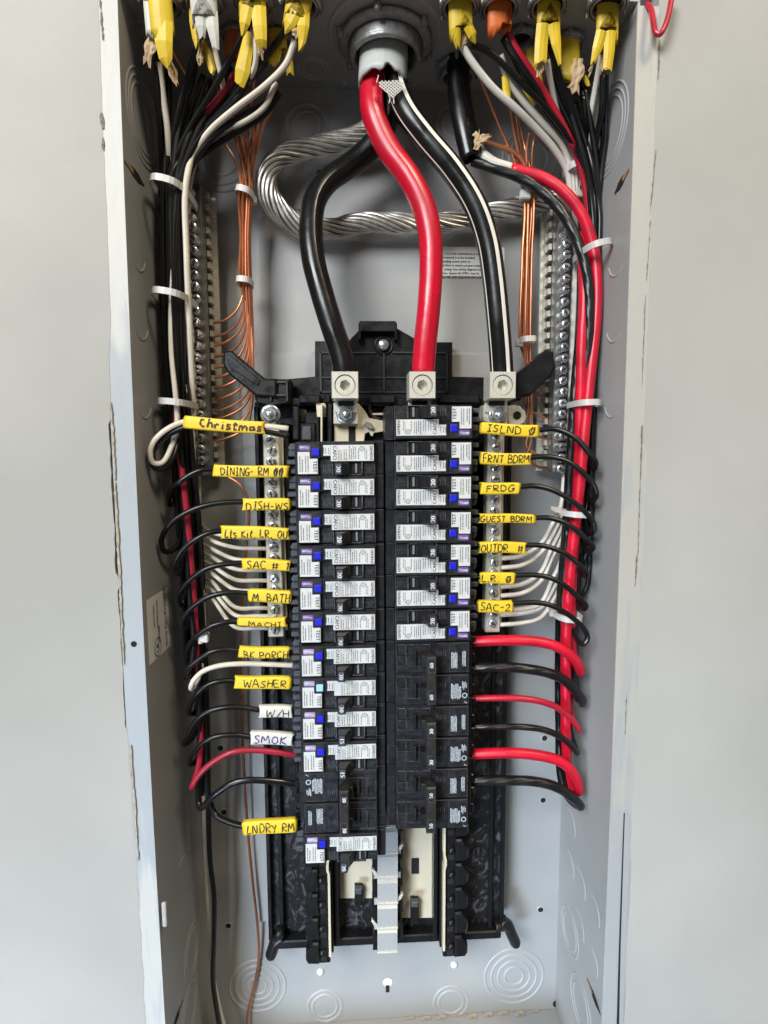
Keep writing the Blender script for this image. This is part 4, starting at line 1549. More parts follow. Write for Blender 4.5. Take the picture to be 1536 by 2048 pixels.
def handwriting(s, seed, fit_w, fit_h, width):
    """pen strokes as thin ribbons in a plane, x right, y up, starting at the origin"""
    r = random.Random(seed)
    x = 0.0
    strokes = []
    for ch in s:
        w, ls = ST[ch]
        k = r.uniform(.88, 1.1)
        dy = r.uniform(-.06, .06)
        sl = r.uniform(-.06, .12)
        for l in ls:
            strokes.append([(x + (p[0] + sl * p[1]) * 1.0 + r.uniform(-.02, .02), (p[1] * k + dy + r.uniform(-.03, .03))) for p in l])
        x += w + r.uniform(.12, .22)
    sx, sy = fit_w / x, fit_h
    V, Fc = [], []
    for l in strokes:
        pts = catmull([(p[0] * sx, p[1] * sy, 0) for p in l], 4 if len(l) > 2 else 6)
        n = len(pts)
        k0 = len(V)
        for i in range(n):
            a, b = pts[max(i - 1, 0)], pts[min(i + 1, n - 1)]
            t = (b - a)[:2]
            t = t / (np.linalg.norm(t) + 1e-9)
            nn = np.array((-t[1], t[0])) * width * (0.42 + 0.12 * math.sin(i * 1.3 + seed))
            V += [tuple(pts[i][:2] + nn), tuple(pts[i][:2] - nn)]
        for i in range(n - 1):
            a = k0 + 2 * i
            Fc.append((a, a + 1, a + 3, a + 2))
    return V, Fc


SLEEVE_GROUP = 'marked sleeves on the wires'


def sleeve(text, q, d, label, material=M_yeltag, ink=M_ink, pad=(0.10, 0.06), hfrac=(0.24, 0.56), pen=0.00096, notch=None, seed=1):
    """a slit piece of cable jacket slid over a wire; q = photo corners (left x, top, bottom, right x, top, bottom)"""
    x0, t0, b0, x1, t1, b1 = q
    A, B = P(x0, (t0 + b0) / 2, d), P(x1, (t1 + b1) / 2, d)
    hA = (P(x0, t0, d) - P(x0, b0, d)).length
    hB = (P(x1, t1, d) - P(x1, b1, d)).length
    ex = (B - A).normalized()
    ey = Vector((0, -1, 0))
    ez = ey.cross(ex) * -1
    if ez.z < 0: ez = -ez
    L = (B - A).length
    th = 0.0056
    nprof = 24
    V, Fc = [], []
    m_ = 18
    r = random.Random(seed)
    for i in range(m_ + 1):
        t = i / m_
        h = hA + (hB - hA) * t
        c = A + (B - A) * t + ez * 0.00035 * math.sin(t * 5 + seed)
        for j in range(nprof):
            a = 2 * math.pi * j / nprof
            ca, sa = math.cos(a), math.sin(a)
            e = 0.42
            zz = math.copysign(abs(sa) ** e, sa) * h / 2
            yy = math.copysign(abs(ca) ** e, ca) * th / 2
            end = 0.0
            if i == 0: end = -0.0006 * math.sin(a * 2 + seed)
            if i == m_: end = 0.0008 * math.sin(a * 2 + seed * 2)
            V.append(c + ez * zz + ey * yy + ex * end)
    for i in range(m_):
        for j in range(nprof):
            k = (j + 1) % nprof
            Fc.append((i * nprof + j, i * nprof + k, (i + 1) * nprof + k, (i + 1) * nprof + j))
    # wall thickness at the open ends
    for base, s in ((0, 1), (m_ * nprof, -1)):
        k0 = len(V)
        c = A if base == 0 else B
        for j in range(nprof):
            p = Vector(V[base + j])
            cc = c
            q_ = cc + (p - cc) * 0.72 + ex * (0.001 * s)
            V.append(q_)
        for j in range(nprof):
            k = (j + 1) % nprof
            f = (base + j, k0 + j, k0 + k, base + k)
            Fc.append(f if s > 0 else f[::-1])
    o = obj('marked_sleeve', (V, Fc), material, None, True)
    tag(o, label, 'wire sleeve', SLEEVE_GROUP)
    v, f = handwriting(text, seed, L * (1 - pad[0] - pad[1]), (hA + hB) / 2 * hfrac[1], pen)
    # the written face is nearly flat, 2.6 mm in front of the wire
    W = []
    for x, y in v:
        t = pad[0] + x / L
        h = hA + (hB - hA) * t
        zz = -h / 2 + h * hfrac[0] + y
        lim = h / 2 * 0.97
        zc_ = max(-lim, min(lim, zz))
        yy = th / 2 * (1 - min(1, abs(zc_) / (h / 2)) ** (2 / 0.42)) ** 0.21
        W.append(A + ex * (L * t) + ez * (zc_ * 1.0 + 0.00035 * math.sin(t * 5 + seed)) + ey * (yy + 0.00022))
    obj('handwriting', (W, f), ink, o)
    return o


Y = 'yellow sleeve cut from cable jacket, hand-marked '
sleeve('christmas', (370, 832, 858, 531, 844, 869), 0.078, Y + 'Christmas, its wires cut off', ink=M_inkb, pad=(.2, .03), hfrac=(.22, .6), pen=.0017, seed=2)
sleeve('DINING- RM @@', (428, 929, 953, 579, 932, 956), 0.074, Y + 'DINING RM', hfrac=(.16, .66), seed=3)
sleeve('DISH-WS', (486, 996, 1020, 581, 997, 1021), 0.072, Y + 'DISH W', pad=(.08, .02), hfrac=(.06, .62), seed=4)
sleeve('Lts Kit, LR, OU', (443, 1050, 1076, 580, 1056, 1079), 0.072, Y + 'Lts Kit LR', pad=(.06, .02), hfrac=(.12, .62), seed=5)
sleeve('SAC # 1', (485, 1116, 1139, 582, 1120, 1141), 0.072, Y + 'SAC #1', pad=(.1, .02), hfrac=(.12, .66), seed=6)
sleeve('M. BATH', (498, 1178, 1203, 583, 1180, 1206), 0.072, Y + 'M. BATH', pad=(.1, .0), hfrac=(.12, .62), seed=7)
sleeve('MACHI', (477, 1235, 1251, 573, 1234, 1253), 0.072, Y + 'MACHI, narrower than the others', ink=M_inkb, pad=(.22, .06), hfrac=(.04, .56), seed=8)
sleeve('BK PORCH', (479, 1292, 1314, 580, 1294, 1316), 0.072, Y + 'BK PORCH', pad=(.1, .02), hfrac=(.04, .62), seed=9)
sleeve('WASHER', (470, 1351, 1375, 583, 1353, 1378), 0.072, Y + 'WASHER', pad=(.16, .06), hfrac=(.2, .6), seed=10)
sleeve('W/H', (519, 1409, 1433, 585, 1411, 1434), 0.072, 'white sleeve cut from cable jacket, hand-marked W/H', M_jwht, pad=(.2, .02), hfrac=(.1, .62), seed=11)
sleeve('SMOK', (502, 1461, 1487, 587, 1465, 1489), 0.072, 'white sleeve cut from cable jacket, marked SMOK in purple', M_jwht, M_inkp, pad=(.08, .12), hfrac=(.16, .62), pen=.0011, seed=12)
sleeve('LNDRY RM', (487, 1642, 1669, 594, 1634, 1661), 0.074, Y + 'LNDRY RM', pad=(.08, .02), hfrac=(.16, .62), seed=13)
sleeve('ISLND @', (961, 845, 868, 1076, 850, 875), 0.076, Y + 'ISLND', pad=(.1, .04), hfrac=(.2, .62), seed=14)
sleeve('FRNT BDRM', (960, 904, 929, 1061, 907, 931), 0.074, Y + 'FRNT BDRM', pad=(.04, .02), hfrac=(.2, .64), seed=15)
sleeve('FRDG', (960, 964, 988, 1038, 966, 989), 0.074, Y + 'FRDG', pad=(.14, .1), hfrac=(.26, .5), seed=16)
sleeve('GUEST BDRM', (957, 1026, 1045, 1069, 1029, 1047), 0.072, Y + 'GUEST BDRM', pad=(.02, .05), hfrac=(.18, .62), seed=17)
sleeve('OUTDR  #', (957, 1083, 1105, 1051, 1084, 1107), 0.072, Y + 'OUTDR', pad=(.04, .05), hfrac=(.1, .68), seed=18)
sleeve('L.R. @', (959, 1145, 1167, 1028, 1144, 1167), 0.072, Y + 'L.R.', pad=(.04, .08), hfrac=(.2, .6), seed=19)
sleeve('SAC-2', (955, 1201, 1225, 1024, 1200, 1224), 0.072, Y + 'SAC-2', pad=(.06, .04), hfrac=(.2, .62), seed=20)

# ------------------------------------------------------------------ wires
R12 = 0.0021


def keep_inside(path, r):
    """wires lie against the sheet metal, never through it"""
    out = []
    for p in path:
        p = np.array(p, dtype=float)
        d = -p[1]
        lim_l = -HW + r + 0.0004
        lim_r = HW - r - 0.0004
        if 0 < d < DEP + .02:
            p[0] = min(max(p[0], lim_l), lim_r)
        p[1] = min(p[1], -r - 0.0003)
        out.append(p)
    return out


def wire(name, pts, r, material, label, cat='wire', group=None, n=6, sides=10, ends=None):
    path = keep_inside(px_path(pts, n), r)
    o = obj(name, tube(path, r, sides), material, None, True)
    tag(o, label, cat, group)
    return o


ORD = ['first', 'second', 'third', 'fourth', 'fifth', 'sixth', 'seventh', 'eighth', 'ninth', 'tenth', 'eleventh', 'lowest']
# --- left: each black wire comes down the bundle, turns back in a loop and runs to its sleeve and breaker
LB = [  # name, source at a cable (x, y, d) points, path from low loop to sleeve
    ('DINING RM', [(312, 80, 78), (318, 200, 70)], [(352, 960), (341, 1010), (337, 1000), (346, 976), (357, 966), (380, 950), (404, 940), (428, 938)], (579, 944)),
    ('DISH W', [(398, 78, 80), (382, 135, 74), (362, 205, 68)], [(366, 1030), (358, 1085), (344, 1101), (330, 1103), (322, 1091), (325, 1072), (336, 1053), (355, 1036), (380, 1022), (404, 1013), (440, 1006), (486, 1004)], (590, 1009)),
    ('Lts Kit', [(504, 30, 86), (470, 100, 80), (420, 190, 72), (378, 260, 64)], [(372, 1060), (363, 1130), (355, 1147), (348, 1138), (355, 1116), (369, 1096), (395, 1077), (418, 1066), (444, 1062)], (590, 1068)),
    ('SAC #1', [(571, 62, 82), (530, 115, 78), (455, 210, 68), (390, 280, 60)], [(378, 1120), (370, 1195), (362, 1210), (356, 1195), (375, 1165), (399, 1145), (423, 1134), (453, 1128), (486, 1126)], (592, 1131)),
    ('M. BATH', [(560, 185, 68), (530, 228, 64), (455, 275, 58), (396, 315, 54)], [(384, 1170), (380, 1240), (371, 1256), (365, 1245), (380, 1219), (406, 1199), (433, 1189), (462, 1185), (498, 1187)], (594, 1192)),
    ('MACHI', [(473, 150, 66), (440, 210, 62), (396, 270, 58)], [(392, 1230), (387, 1310), (376, 1316), (376, 1299), (389, 1276), (415, 1256), (433, 1249), (455, 1244), (478, 1243)], (594, 1243)),
    ('BK PORCH', [(545, 108, 74), (500, 160, 70), (430, 235, 62), (385, 295, 58)], [(388, 1290), (378, 1345), (370, 1355), (372, 1343), (383, 1330), (407, 1312), (423, 1304), (446, 1299), (480, 1302)], (594, 1306)),
    ('WASHER', [(407, 150, 64), (385, 210, 60), (360, 290, 54)], [(398, 1350), (390, 1425), (379, 1427), (379, 1414), (394, 1388), (418, 1369), (443, 1362), (471, 1362)], (596, 1366)),
    ('W/H', [(336, 125, 60), (338, 210, 56)], [(398, 1400), (384, 1478), (368, 1488), (374, 1475), (390, 1444), (412, 1425), (443, 1416), (474, 1414), (519, 1420)], (598, 1424)),
    ('SMOK', [(462, 135, 62), (425, 200, 60), (383, 275, 56)], [(402, 1460), (394, 1520), (382, 1529), (379, 1520), (393, 1499), (413, 1481), (438, 1472), (473, 1470), (503, 1474)], (600, 1478)),
]
for i, (nm, src, low, end) in enumerate(LB):
    pts = list(src)
    dd = (50, 57, 63, 55, 60, 46, 66, 42, 58, 50)[i]
    xs0 = (322, 330, 338, 346, 353, 360, 342, 334, 326, 350)[i]
    pts += [(xs0 + 3, 345, dd), (xs0, 395, dd), (xs0 + 1, 500, dd), (xs0 + 3, 605, dd), (xs0 * .9 + 42, 720, dd), (xs0 * .88 + 55, 805, dd)]
    xb0 = xs0 * .85 + 70
    ylow = low[0][1]
    y = 880
    while y < ylow - 60:
        pts.append((xb0 + (y - 880) * 0.062, y, dd))
        y += 110
    nlow = len(low)
    for k, (x, yy) in enumerate(low):
        t = k / (nlow - 1)
        d_ = dd + (75 - dd) * min(1, t * 1.8) - (0 if t < .8 else (t - .8) * 16)
        pts.append((x, yy, d_))
    pts += [(low[-1][0] + 12, low[-1][1] + (end[1] - low[-1][1]) * 12 / (end[0] - low[-1][0]), 71.6), (end[0], end[1], 68)]
    wire('breaker_wire', pts, R12, M_blk, f'black wire that runs through the sleeve marked {nm} to its breaker', 'wire', 'black breaker wires')

# Christmas pair: doubled back in a loop and cut off short
wire('spare_wire', [(356, 400, 30), (350, 455, 52), (348, 520, 66), (343, 600, 66), (343, 700, 67), (352, 800, 68), (354, 850, 70), (343, 893, 74), (325, 925, 80), (308, 926, 82), (300, 910, 84), (307, 884, 84), (335, 858, 82),
                    (372, 843, 78.6), (450, 846, 78), (530, 852, 78), (577, 857, 77)], 0.0020, M_wht, 'ivory wire looped back through the Christmas sleeve, its end cut off')
wire('spare_wire', [(352, 760, 60), (357, 830, 62), (356, 880, 68), (346, 915, 74), (325, 938, 78), (308, 934, 80), (303, 912, 80), (315, 888, 80), (340, 868, 79), (372, 855, 77.5), (450, 857, 77), (530, 863, 77), (578, 873, 75)],
     R12, M_blk, 'black wire looped back through the Christmas sleeve, its end cut off')

# two-pole wires, lower left
wire('feeder_wire', [(468, 150, 68), (440, 195, 66), (400, 245, 62), (366, 330, 56), (352, 420, 54), (350, 600, 52), (352, 750, 54), (352, 860, 60), (364, 940, 66), (376, 1050, 66), (388, 1200, 64), (397, 1350, 62), (402, 1470, 62), (398, 1530, 64),
                     (386, 1570, 68), (384, 1574, 72), (398, 1550, 74), (425, 1525, 74), (462, 1505, 74), (500, 1500, 72), (545, 1503, 70), (596, 1511, 66)],
     0.0024, M_reddull, 'red wire running down beside the black wires and back to the breaker under SMOK')
wire('feeder_wire', [(341, 640, 56), (352, 800, 60), (372, 1000, 62), (388, 1200, 62), (400, 1400, 62), (400, 1520, 62), (397, 1600, 64), (401, 1616, 68), (415, 1604, 70), (432, 1588, 72), (462, 1568, 72), (490, 1561, 72), (540, 1562, 70), (604, 1570, 66)],
     0.0026, M_blkbig, 'thick black wire curving up to the double breaker under SMOK')
wire('feeder_wire', [(348, 640, 50), (362, 800, 54), (384, 1000, 56), (398, 1200, 56), (410, 1400, 58), (414, 1530, 60), (417, 1590, 62), (430, 1628, 66), (455, 1643, 70), (488, 1652, 73.5), (505, 1652, 73.8), (600, 1646, 70)],
     0.0024, M_blk, 'black wire curving down and right into the sleeve marked LNDRY RM')
wire('neutral_wire', [(404, 1180, 50), (408, 1290, 54), (402, 1340, 60), (388, 1374, 70), (382, 1376, 76), (388, 1360, 78), (406, 1343, 76), (432, 1333, 75), (470, 1328, 74), (520, 1328, 70), (596, 1331, 66)],
     0.0020, M_wht, 'ivory wire between the BK PORCH and WASHER sleeves')
# long pair leaving at the bottom
wire('neutral_wire', [(378, 700, 50), (380, 800, 50), (386, 900, 50), (392, 1050, 46), (400, 1200, 42), (407, 1400, 40), (408, 1600, 38), (413, 1740, 34), (420, 1870, 30), (424, 1940, 28), (434, 1995, 28), (452, 2070, 30)],
     0.0019, M_wht, 'long ivory wire running down past the LNDRY sleeve out of the box')
wire('breaker_wire', [(370, 700, 44), (385, 900, 44), (402, 1100, 42), (410, 1300, 42), (416, 1500, 42), (417, 1620, 42), (420, 1720, 40), (428, 1790, 38), (428, 1880, 36), (426, 1960, 34), (432, 2010, 34), (444, 2075, 34)],
     0.0022, M_blk, 'long black wire running down beside the long ivory one out of the box')
# ivory wires of the left bundle up to the neutral bar
tops = [(378, 410), (371, 470), (376, 560), (380, 600), (384, 640), (386, 690), (383, 740), (381, 780), (378, 820)]
for i, (yb, xs_) in enumerate(((1076, 548), (1097, 547), (1120, 549), (1140, 549), (1161, 550), (1181, 550), (1216, 551), (1232, 551), (1256, 552))):
    t = i / 8
    pts = [(366 + 1.6 * i, 560 + 10 * (i % 4), 34 + (i % 3) * 4), (374 + 1.5 * i, 700, 34 + (i % 3) * 4), (382 + 1.2 * i, 850, 32 + (i % 3) * 5), (390 + i, 960, 32)]
    ybr = 1040 + i * 17
    if ybr > 1000: pts.append((394 + i * .8, ybr - 20, 34))
    pts += [(402 + i * .6, ybr + 8, 38), (425, ybr + 25 - i * .5, 46), (470, yb - 2 - 0.0 * i, 54), (515, yb, 56), (xs_, yb, 55)]
    wire('neutral_wire', pts, 0.00165, M_wht, f'ivory wire reaching the neutral bar among the yellow sleeves, {ORD[i]} counted from the top', 'wire', 'ivory wires to the left neutral bar')
# two ivory wires from the upper cables
wire('neutral_wire', [(590, 82, 82), (572, 128, 80), (530, 172, 78), (470, 218, 74), (420, 262, 70), (386, 310, 66), (374, 355, 70), (370, 400, 70), (373, 500, 68), (375, 560, 66), (379, 640, 62), (384, 760, 54), (388, 850, 46)], 0.0022, M_wht,
     'thick ivory wire sweeping down over the black and dull red wires')
wire('neutral_wire', [(552, 165, 72), (530, 212, 70), (490, 243, 68), (440, 262, 64), (405, 290, 60), (388, 330, 52), (378, 390, 42), (378, 500, 36), (382, 640, 34)], 0.0019, M_wht,
     'ivory wire lying just under the thick sweeping ivory one')
wire('neutral_wire', [(318, 125, 76), (326, 190, 70), (334, 250, 66), (338, 305, 60), (342, 360, 52)], 0.0021, M_wht, 'ivory wire hanging from the yellow cable with the long pointed tongue')
wire('neutral_wire', [(428, 92, 80), (437, 130, 76), (444, 158, 72), (446, 190, 62), (425, 250, 50)], 0.0019, M_wht, 'ivory wire coming out of the white cable jacket')
wire('neutral_wire', [(506, 60, 86), (512, 95, 84), (510, 130, 80), (500, 155, 74), (470, 200, 60), (430, 260, 50)], 0.0019, M_wht, 'ivory wire looped inside the yellow jacket split over a black wire')
wire('breaker_wire', [(462, 172, 60), (430, 222, 60), (398, 275, 58), (366, 345, 50), (348, 420, 46), (346, 600, 46), (356, 780, 46), (372, 950, 46)], 0.0022, M_blk,
     'black wire just under the dull red one below the cables')
wire('breaker_wire', [(318, 90, 70), (322, 230, 58), (324, 330, 50), (326, 430, 46), (330, 600, 46), (338, 780, 48), (350, 960, 50), (362, 1120, 50), (376, 1280, 52)], R12, M_blk,
     'black wire hugging the side panel with the listing sticker')
wire('breaker_wire', [(372, 770, 56), (384, 900, 58), (396, 1060, 58), (404, 1220, 56), (410, 1380, 56), (414, 1540, 56)], 0.0021, M_blk, 'black wire running down close beside the dull red one')
wire('breaker_wire', [(340, 780, 40), (350, 900, 42), (362, 1050, 46), (378, 1200, 50), (392, 1350, 52), (402, 1500, 54), (404, 1590, 56)], 0.0022, M_blk, 'black wire at the outer edge of the bundle by the listing sticker')

FL = 'black wire in the fan under the yellow jackets beside the thick ivory wire'
for i, pts in enumerate(([(316, 95, 66), (324, 200, 58), (330, 300, 52), (336, 400, 60), (338, 600, 60), (346, 790, 58)],
                         [(398, 100, 66), (384, 160, 64), (362, 240, 62), (348, 320, 64), (343, 400, 66), (344, 600, 64), (352, 790, 60)],
                         [(420, 160, 56), (402, 215, 60), (374, 285, 64), (356, 345, 66), (349, 400, 68), (350, 600, 66), (356, 790, 60)],
                         [(505, 150, 70), (468, 205, 70), (420, 252, 69), (382, 305, 68), (361, 360, 68), (355, 410, 68), (357, 600, 64), (362, 790, 58)],
                         [(540, 190, 66), (500, 222, 68), (440, 262, 68), (396, 312, 66), (372, 362, 64), (364, 410, 62), (364, 600, 60), (368, 790, 56)],
                         [(440, 190, 60), (410, 235, 64), (380, 300, 67), (362, 350, 69), (353, 400, 70), (347, 600, 66), (352, 800, 60)])):
    wire('breaker_wire', pts, 0.0020, M_blk, FL, 'wire', 'black wires fanning from the cables into the bundle')
FR = 'black wire in the fan between the thin red wire and the side panel'
for i, pts in enumerate(([(1108, 120, 74), (1130, 180, 68), (1160, 250, 60), (1182, 330, 54), (1190, 430, 52), (1190, 600, 50)],
                         [(1100, 140, 70), (1118, 200, 64), (1150, 270, 58), (1174, 340, 52), (1182, 430, 48), (1184, 600, 46)],
                         [(1170, 175, 66), (1180, 240, 62), (1192, 320, 56), (1199, 430, 50), (1197, 600, 46)],
                         [(1212, 150, 76), (1212, 240, 64), (1211, 340, 54), (1211, 450, 48), (1206, 620, 44)])):
    wire('breaker_wire', pts, 0.0020, M_blk, FR, 'wire', 'black wires fanning down beside the side panel')

# --- right side
RB = [
    ('ISLND', [(1077, 860), (1108, 858), (1135, 867), (1157, 881), (1177, 904), (1191, 924), (1190, 937), (1182, 926), (1181, 899)], 846),
    ('FRNT BDRM', [(1061, 915), (1088, 913), (1118, 917), (1143, 927), (1167, 946), (1187, 970), (1193, 990), (1187, 1001), (1178, 995), (1180, 960)], 915),
    ('FRDG', [(1038, 974), (1068, 972), (1098, 978), (1125, 990), (1150, 1006), (1170, 1024), (1187, 1047), (1188, 1062), (1180, 1066), (1172, 1055), (1172, 1020)], 974),
    ('GUEST BDRM', [(1069, 1036), (1098, 1036), (1128, 1045), (1155, 1062), (1177, 1082), (1186, 1094), (1180, 1103), (1170, 1097), (1167, 1065)], 1036),
    ('OUTDR', [(1051, 1090), (1083, 1091), (1115, 1100), (1143, 1116), (1160, 1131), (1174, 1149), (1170, 1152), (1163, 1138), (1162, 1105)], 1092),
    ('L.R.', [(1028, 1151), (1068, 1150), (1098, 1155), (1125, 1168), (1153, 1191), (1172, 1211), (1168, 1218), (1158, 1204), (1153, 1170)], 1154),
    ('SAC-2', [(1024, 1207), (1062, 1205), (1093, 1208), (1118, 1218), (1148, 1238), (1169, 1259), (1175, 1276), (1167, 1288), (1154, 1279), (1147, 1254), (1148, 1225)], 1211),
]
RS = [[(940, 88, 84), (980, 105, 82), (1040, 165, 76), (1100, 225, 68)], [(1096, 85, 84), (1112, 130, 78), (1135, 205, 68)], [(1012, 80, 82), (1030, 120, 76), (1075, 200, 68), (1115, 255, 60)],
      [(1205, 150, 78), (1203, 220, 70)], [(1160, 150, 64), (1170, 220, 62)], [(1104, 110, 74), (1130, 190, 66)], [(1150, 205, 56), (1165, 260, 54)]]
for i, (nm, low, ye) in enumerate(RB):
    xs0 = (1186, 1192, 1199, 1205, 1196, 1190, 1203)[i]
    dd = (48, 42, 50, 44, 36, 56, 54)[i]
    pts = [(950, ye, 68), (low[0][0] - 12, low[0][1] + (ye - low[0][1]) * .1, 72)]
    nl_ = len(low)
    for k, (x, yy) in enumerate(low):
        t = k / (nl_ - 1)
        pts.append((x, yy, 72 + 8 * min(1, t * 2.0) if t < .75 else 76 - (t - .75) * 100))
    yl = low[-1][1]
    y = yl - 90
    base = xs0 - 1197
    while y > 430:
        cx_ = 1197 - max(0, (y - 700)) * 0.028 + base
        pts.append((cx_, y, dd))
        y -= 110
    pts.append((1190 + base, 400, dd)); pts.append((1178 + base, 330, dd + 4))
    pts += [(x, y_, d_) for x, y_, d_ in RS[i][::-1]]
    wire('breaker_wire', pts, R12, M_blk, f'black wire that runs through the sleeve marked {nm} to its breaker', 'wire', 'black breaker wires')

wire('feeder_wire', [(946, 1283, 66), (996, 1281, 70), (1047, 1281, 72), (1085, 1285, 73), (1113, 1293, 74), (1136, 1306, 74), (1153, 1324, 72), (1162, 1342, 66), (1158, 1338, 58), (1146, 1310, 56), (1141, 1250, 60), (1144, 1150, 62), (1152, 1040, 62), (1158, 930, 62), (1161, 800, 62),
                     (1164, 680, 62), (1168, 600, 60), (1166, 520, 56), (1160, 470, 50)], 0.0042, M_redtape, 'thick red taped cable ending at the 60 breaker, upper of its two wires')
wire('feeder_wire', [(946, 1335, 66), (996, 1334, 70), (1047, 1337, 72), (1093, 1345, 73), (1123, 1357, 73), (1146, 1376, 72), (1164, 1400, 66), (1163, 1404, 58), (1150, 1375, 54), (1147, 1300, 52), (1150, 1200, 50), (1160, 1050, 50), (1168, 900, 52), (1172, 760, 61), (1178, 650, 63.5), (1174, 550, 62),
                     (1152, 475, 59), (1112, 410, 55), (1050, 360, 50), (985, 335, 46), (945, 322, 42)], 0.0040, M_blkspi, 'thick black ribbed cable from the small black jacket to the 60 breaker')
wire('feeder_wire', [(946, 1397, 66), (1000, 1396, 70), (1042, 1397, 72), (1077, 1402, 73), (1108, 1412, 73), (1136, 1431, 72), (1156, 1454, 66), (1158, 1460, 58), (1144, 1430, 54), (1140, 1350, 52), (1143, 1250, 50), (1155, 1050, 48), (1168, 850, 44), (1178, 650, 44), (1180, 500, 44), (1174, 400, 46), (1155, 315, 54), (1120, 240, 64), (1070, 155, 74), (1030, 95, 80), (1014, 60, 82)],
     0.0026, M_red, 'thin red wire from the orange cable to the 30 breaker')
wire('feeder_wire', [(946, 1453, 66), (996, 1453, 70), (1047, 1454, 72), (1085, 1459, 73), (1118, 1472, 73), (1141, 1490, 72), (1154, 1505, 66), (1152, 1500, 58), (1140, 1460, 54), (1137, 1380, 50), (1142, 1250, 46), (1160, 1000, 42), (1180, 750, 40), (1190, 550, 42), (1184, 400, 46), (1150, 300, 56), (1100, 215, 66), (1040, 130, 78), (1006, 75, 82)],
     0.0026, M_blkspi, 'thin black ribbed wire from the orange cable to the 30 breaker')
wire('feeder_wire', [(944, 1508, 66), (1000, 1506, 70), (1047, 1507, 72), (1098, 1515, 73), (1123, 1524, 73), (1143, 1542, 72), (1156, 1565, 68), (1155, 1582, 62), (1144, 1576, 58), (1136, 1545, 58), (1132, 1480, 60), (1132, 1380, 62), (1132, 1290, 64), (1136, 1200, 66), (1147, 1080, 67), (1160, 960, 67), (1170, 850, 66),
                     (1180, 750, 64), (1190, 660, 62), (1194, 580, 60), (1187, 500, 58), (1167, 435, 58), (1130, 385, 56), (1085, 355, 52), (1022, 338, 48)], 0.0043, M_redtape, 'thick red taped cable from the small black jacket to the 50 breaker')
wire('white_end', [(1024, 338.5, 48), (985, 325, 46), (962, 306, 43), (953, 290, 38)], 0.0042, M_whtr, 'bare white stretch of the red taped cable below the small black jacket')
wire('feeder_wire', [(944, 1560, 66), (1009, 1561, 70), (1060, 1562, 72), (1098, 1569, 73), (1126, 1581, 73), (1147, 1598, 71), (1160, 1612, 66), (1150, 1606, 60), (1134, 1588, 57), (1123, 1550, 54), (1120, 1450, 52), (1119, 1350, 52), (1122, 1200, 50), (1134, 1050, 46), (1142, 900, 46), (1152, 760, 44), (1166, 620, 42), (1178, 500, 42), (1180, 400, 42)],
     0.0040, M_blkspi, 'thick black ribbed cable curling to the 50 breaker, lowest on its side')
wire('breaker_wire', [(1134, 1050, 52), (1126, 1180, 54), (1122, 1300, 56), (1124, 1420, 56), (1126, 1500, 58), (1132, 1570, 58), (1140, 1592, 56)], 0.0026, M_blk, 'black wire at the inner edge of the thick red cables')
for k, (xx, dd) in enumerate(((1208, 40), (1200, 34), (1184, 36))):
    wire('breaker_wire', [((1203, 1165, 1148)[k], 160 + 30 * k, 70 - k * 5), ((1206, 1185, 1168)[k], 260, 60 - k * 4), (xx, 360, dd + 4), (xx + 4, 450, dd), (xx + 3, 560, dd), (xx - 3, 720, dd), (xx - 8, 850, dd), (xx - 16, 980, dd)], R12, M_blk,
         ('black wire against the side panel, under the yellow cable nearest the red hook wire', 'black wire in the red-cable bundle, coming from the crumpled yellow jacket', 'black wire deep in the red-cable bundle, behind the other black wires')[k], 'wire', 'outer black wires of the right bundle')
# white wires on the right
for i, (yb, xx) in enumerate(((1117, 991), (1136, 990), (1174, 988), (1192, 988), (1222, 986), (1230, 987), (1250, 985))):
    ys = 1040 + i * 22 if i < 4 else 1150 + (i - 4) * 22
    pts = [(xx, yb, 55), (1010, yb - 1, 57), (1045, yb - 6 + (i > 3) * 2, 56), (1080, yb - 28 + (i > 3) * 14, 50), (1105, ys + 8, 44), (1122, ys - 30, 38), (1128, ys - 90 if i < 4 else 1060, 34), (1134, 900, 30 + 2 * (i % 3)), (1141 + i % 3, 760, 30), (1146 + i % 4, 600, 30), (1151 + i % 3, 480, 32), (1146 + 1.5 * (i % 4), 395, 36)]
    wire('neutral_wire', pts, 0.0019, M_whtr, f'white wire reaching the neutral bar near sleeve SAC-2, {ORD[i]} counted from the top', 'wire', 'white wires to the right neutral bar')
for i, pts in enumerate(([(922, 88, 84), (945, 125, 80), (985, 175, 74), (1030, 215, 68), (1075, 260, 58), (1110, 300, 50), (1135, 345, 42), (1142, 400, 36)],
                         [(1000, 110, 78), (1015, 155, 72), (1045, 200, 66), (1085, 245, 58), (1125, 290, 50), (1142, 340, 42), (1148, 400, 36)])):
    wire('neutral_wire', pts, 0.0026, M_whtr, ('white wire from the yellow cable next to the small black cable' if i == 0 else 'white wire from the orange cable'))
wire('neutral_wire', [(1094, 120, 80), (1102, 165, 72), (1112, 215, 62), (1128, 285, 50), (1150, 340, 42), (1152, 400, 36)], 0.0021, M_whtr, 'white wire from the yellow jacket slit into two tongues with paper')
wire('neutral_wire', [(1203, 110, 80), (1194, 160, 72), (1184, 215, 64), (1178, 260, 54), (1176, 320, 44)], 0.0022, M_whtr, 'white wire from the yellow cable nearest the red hook wire')

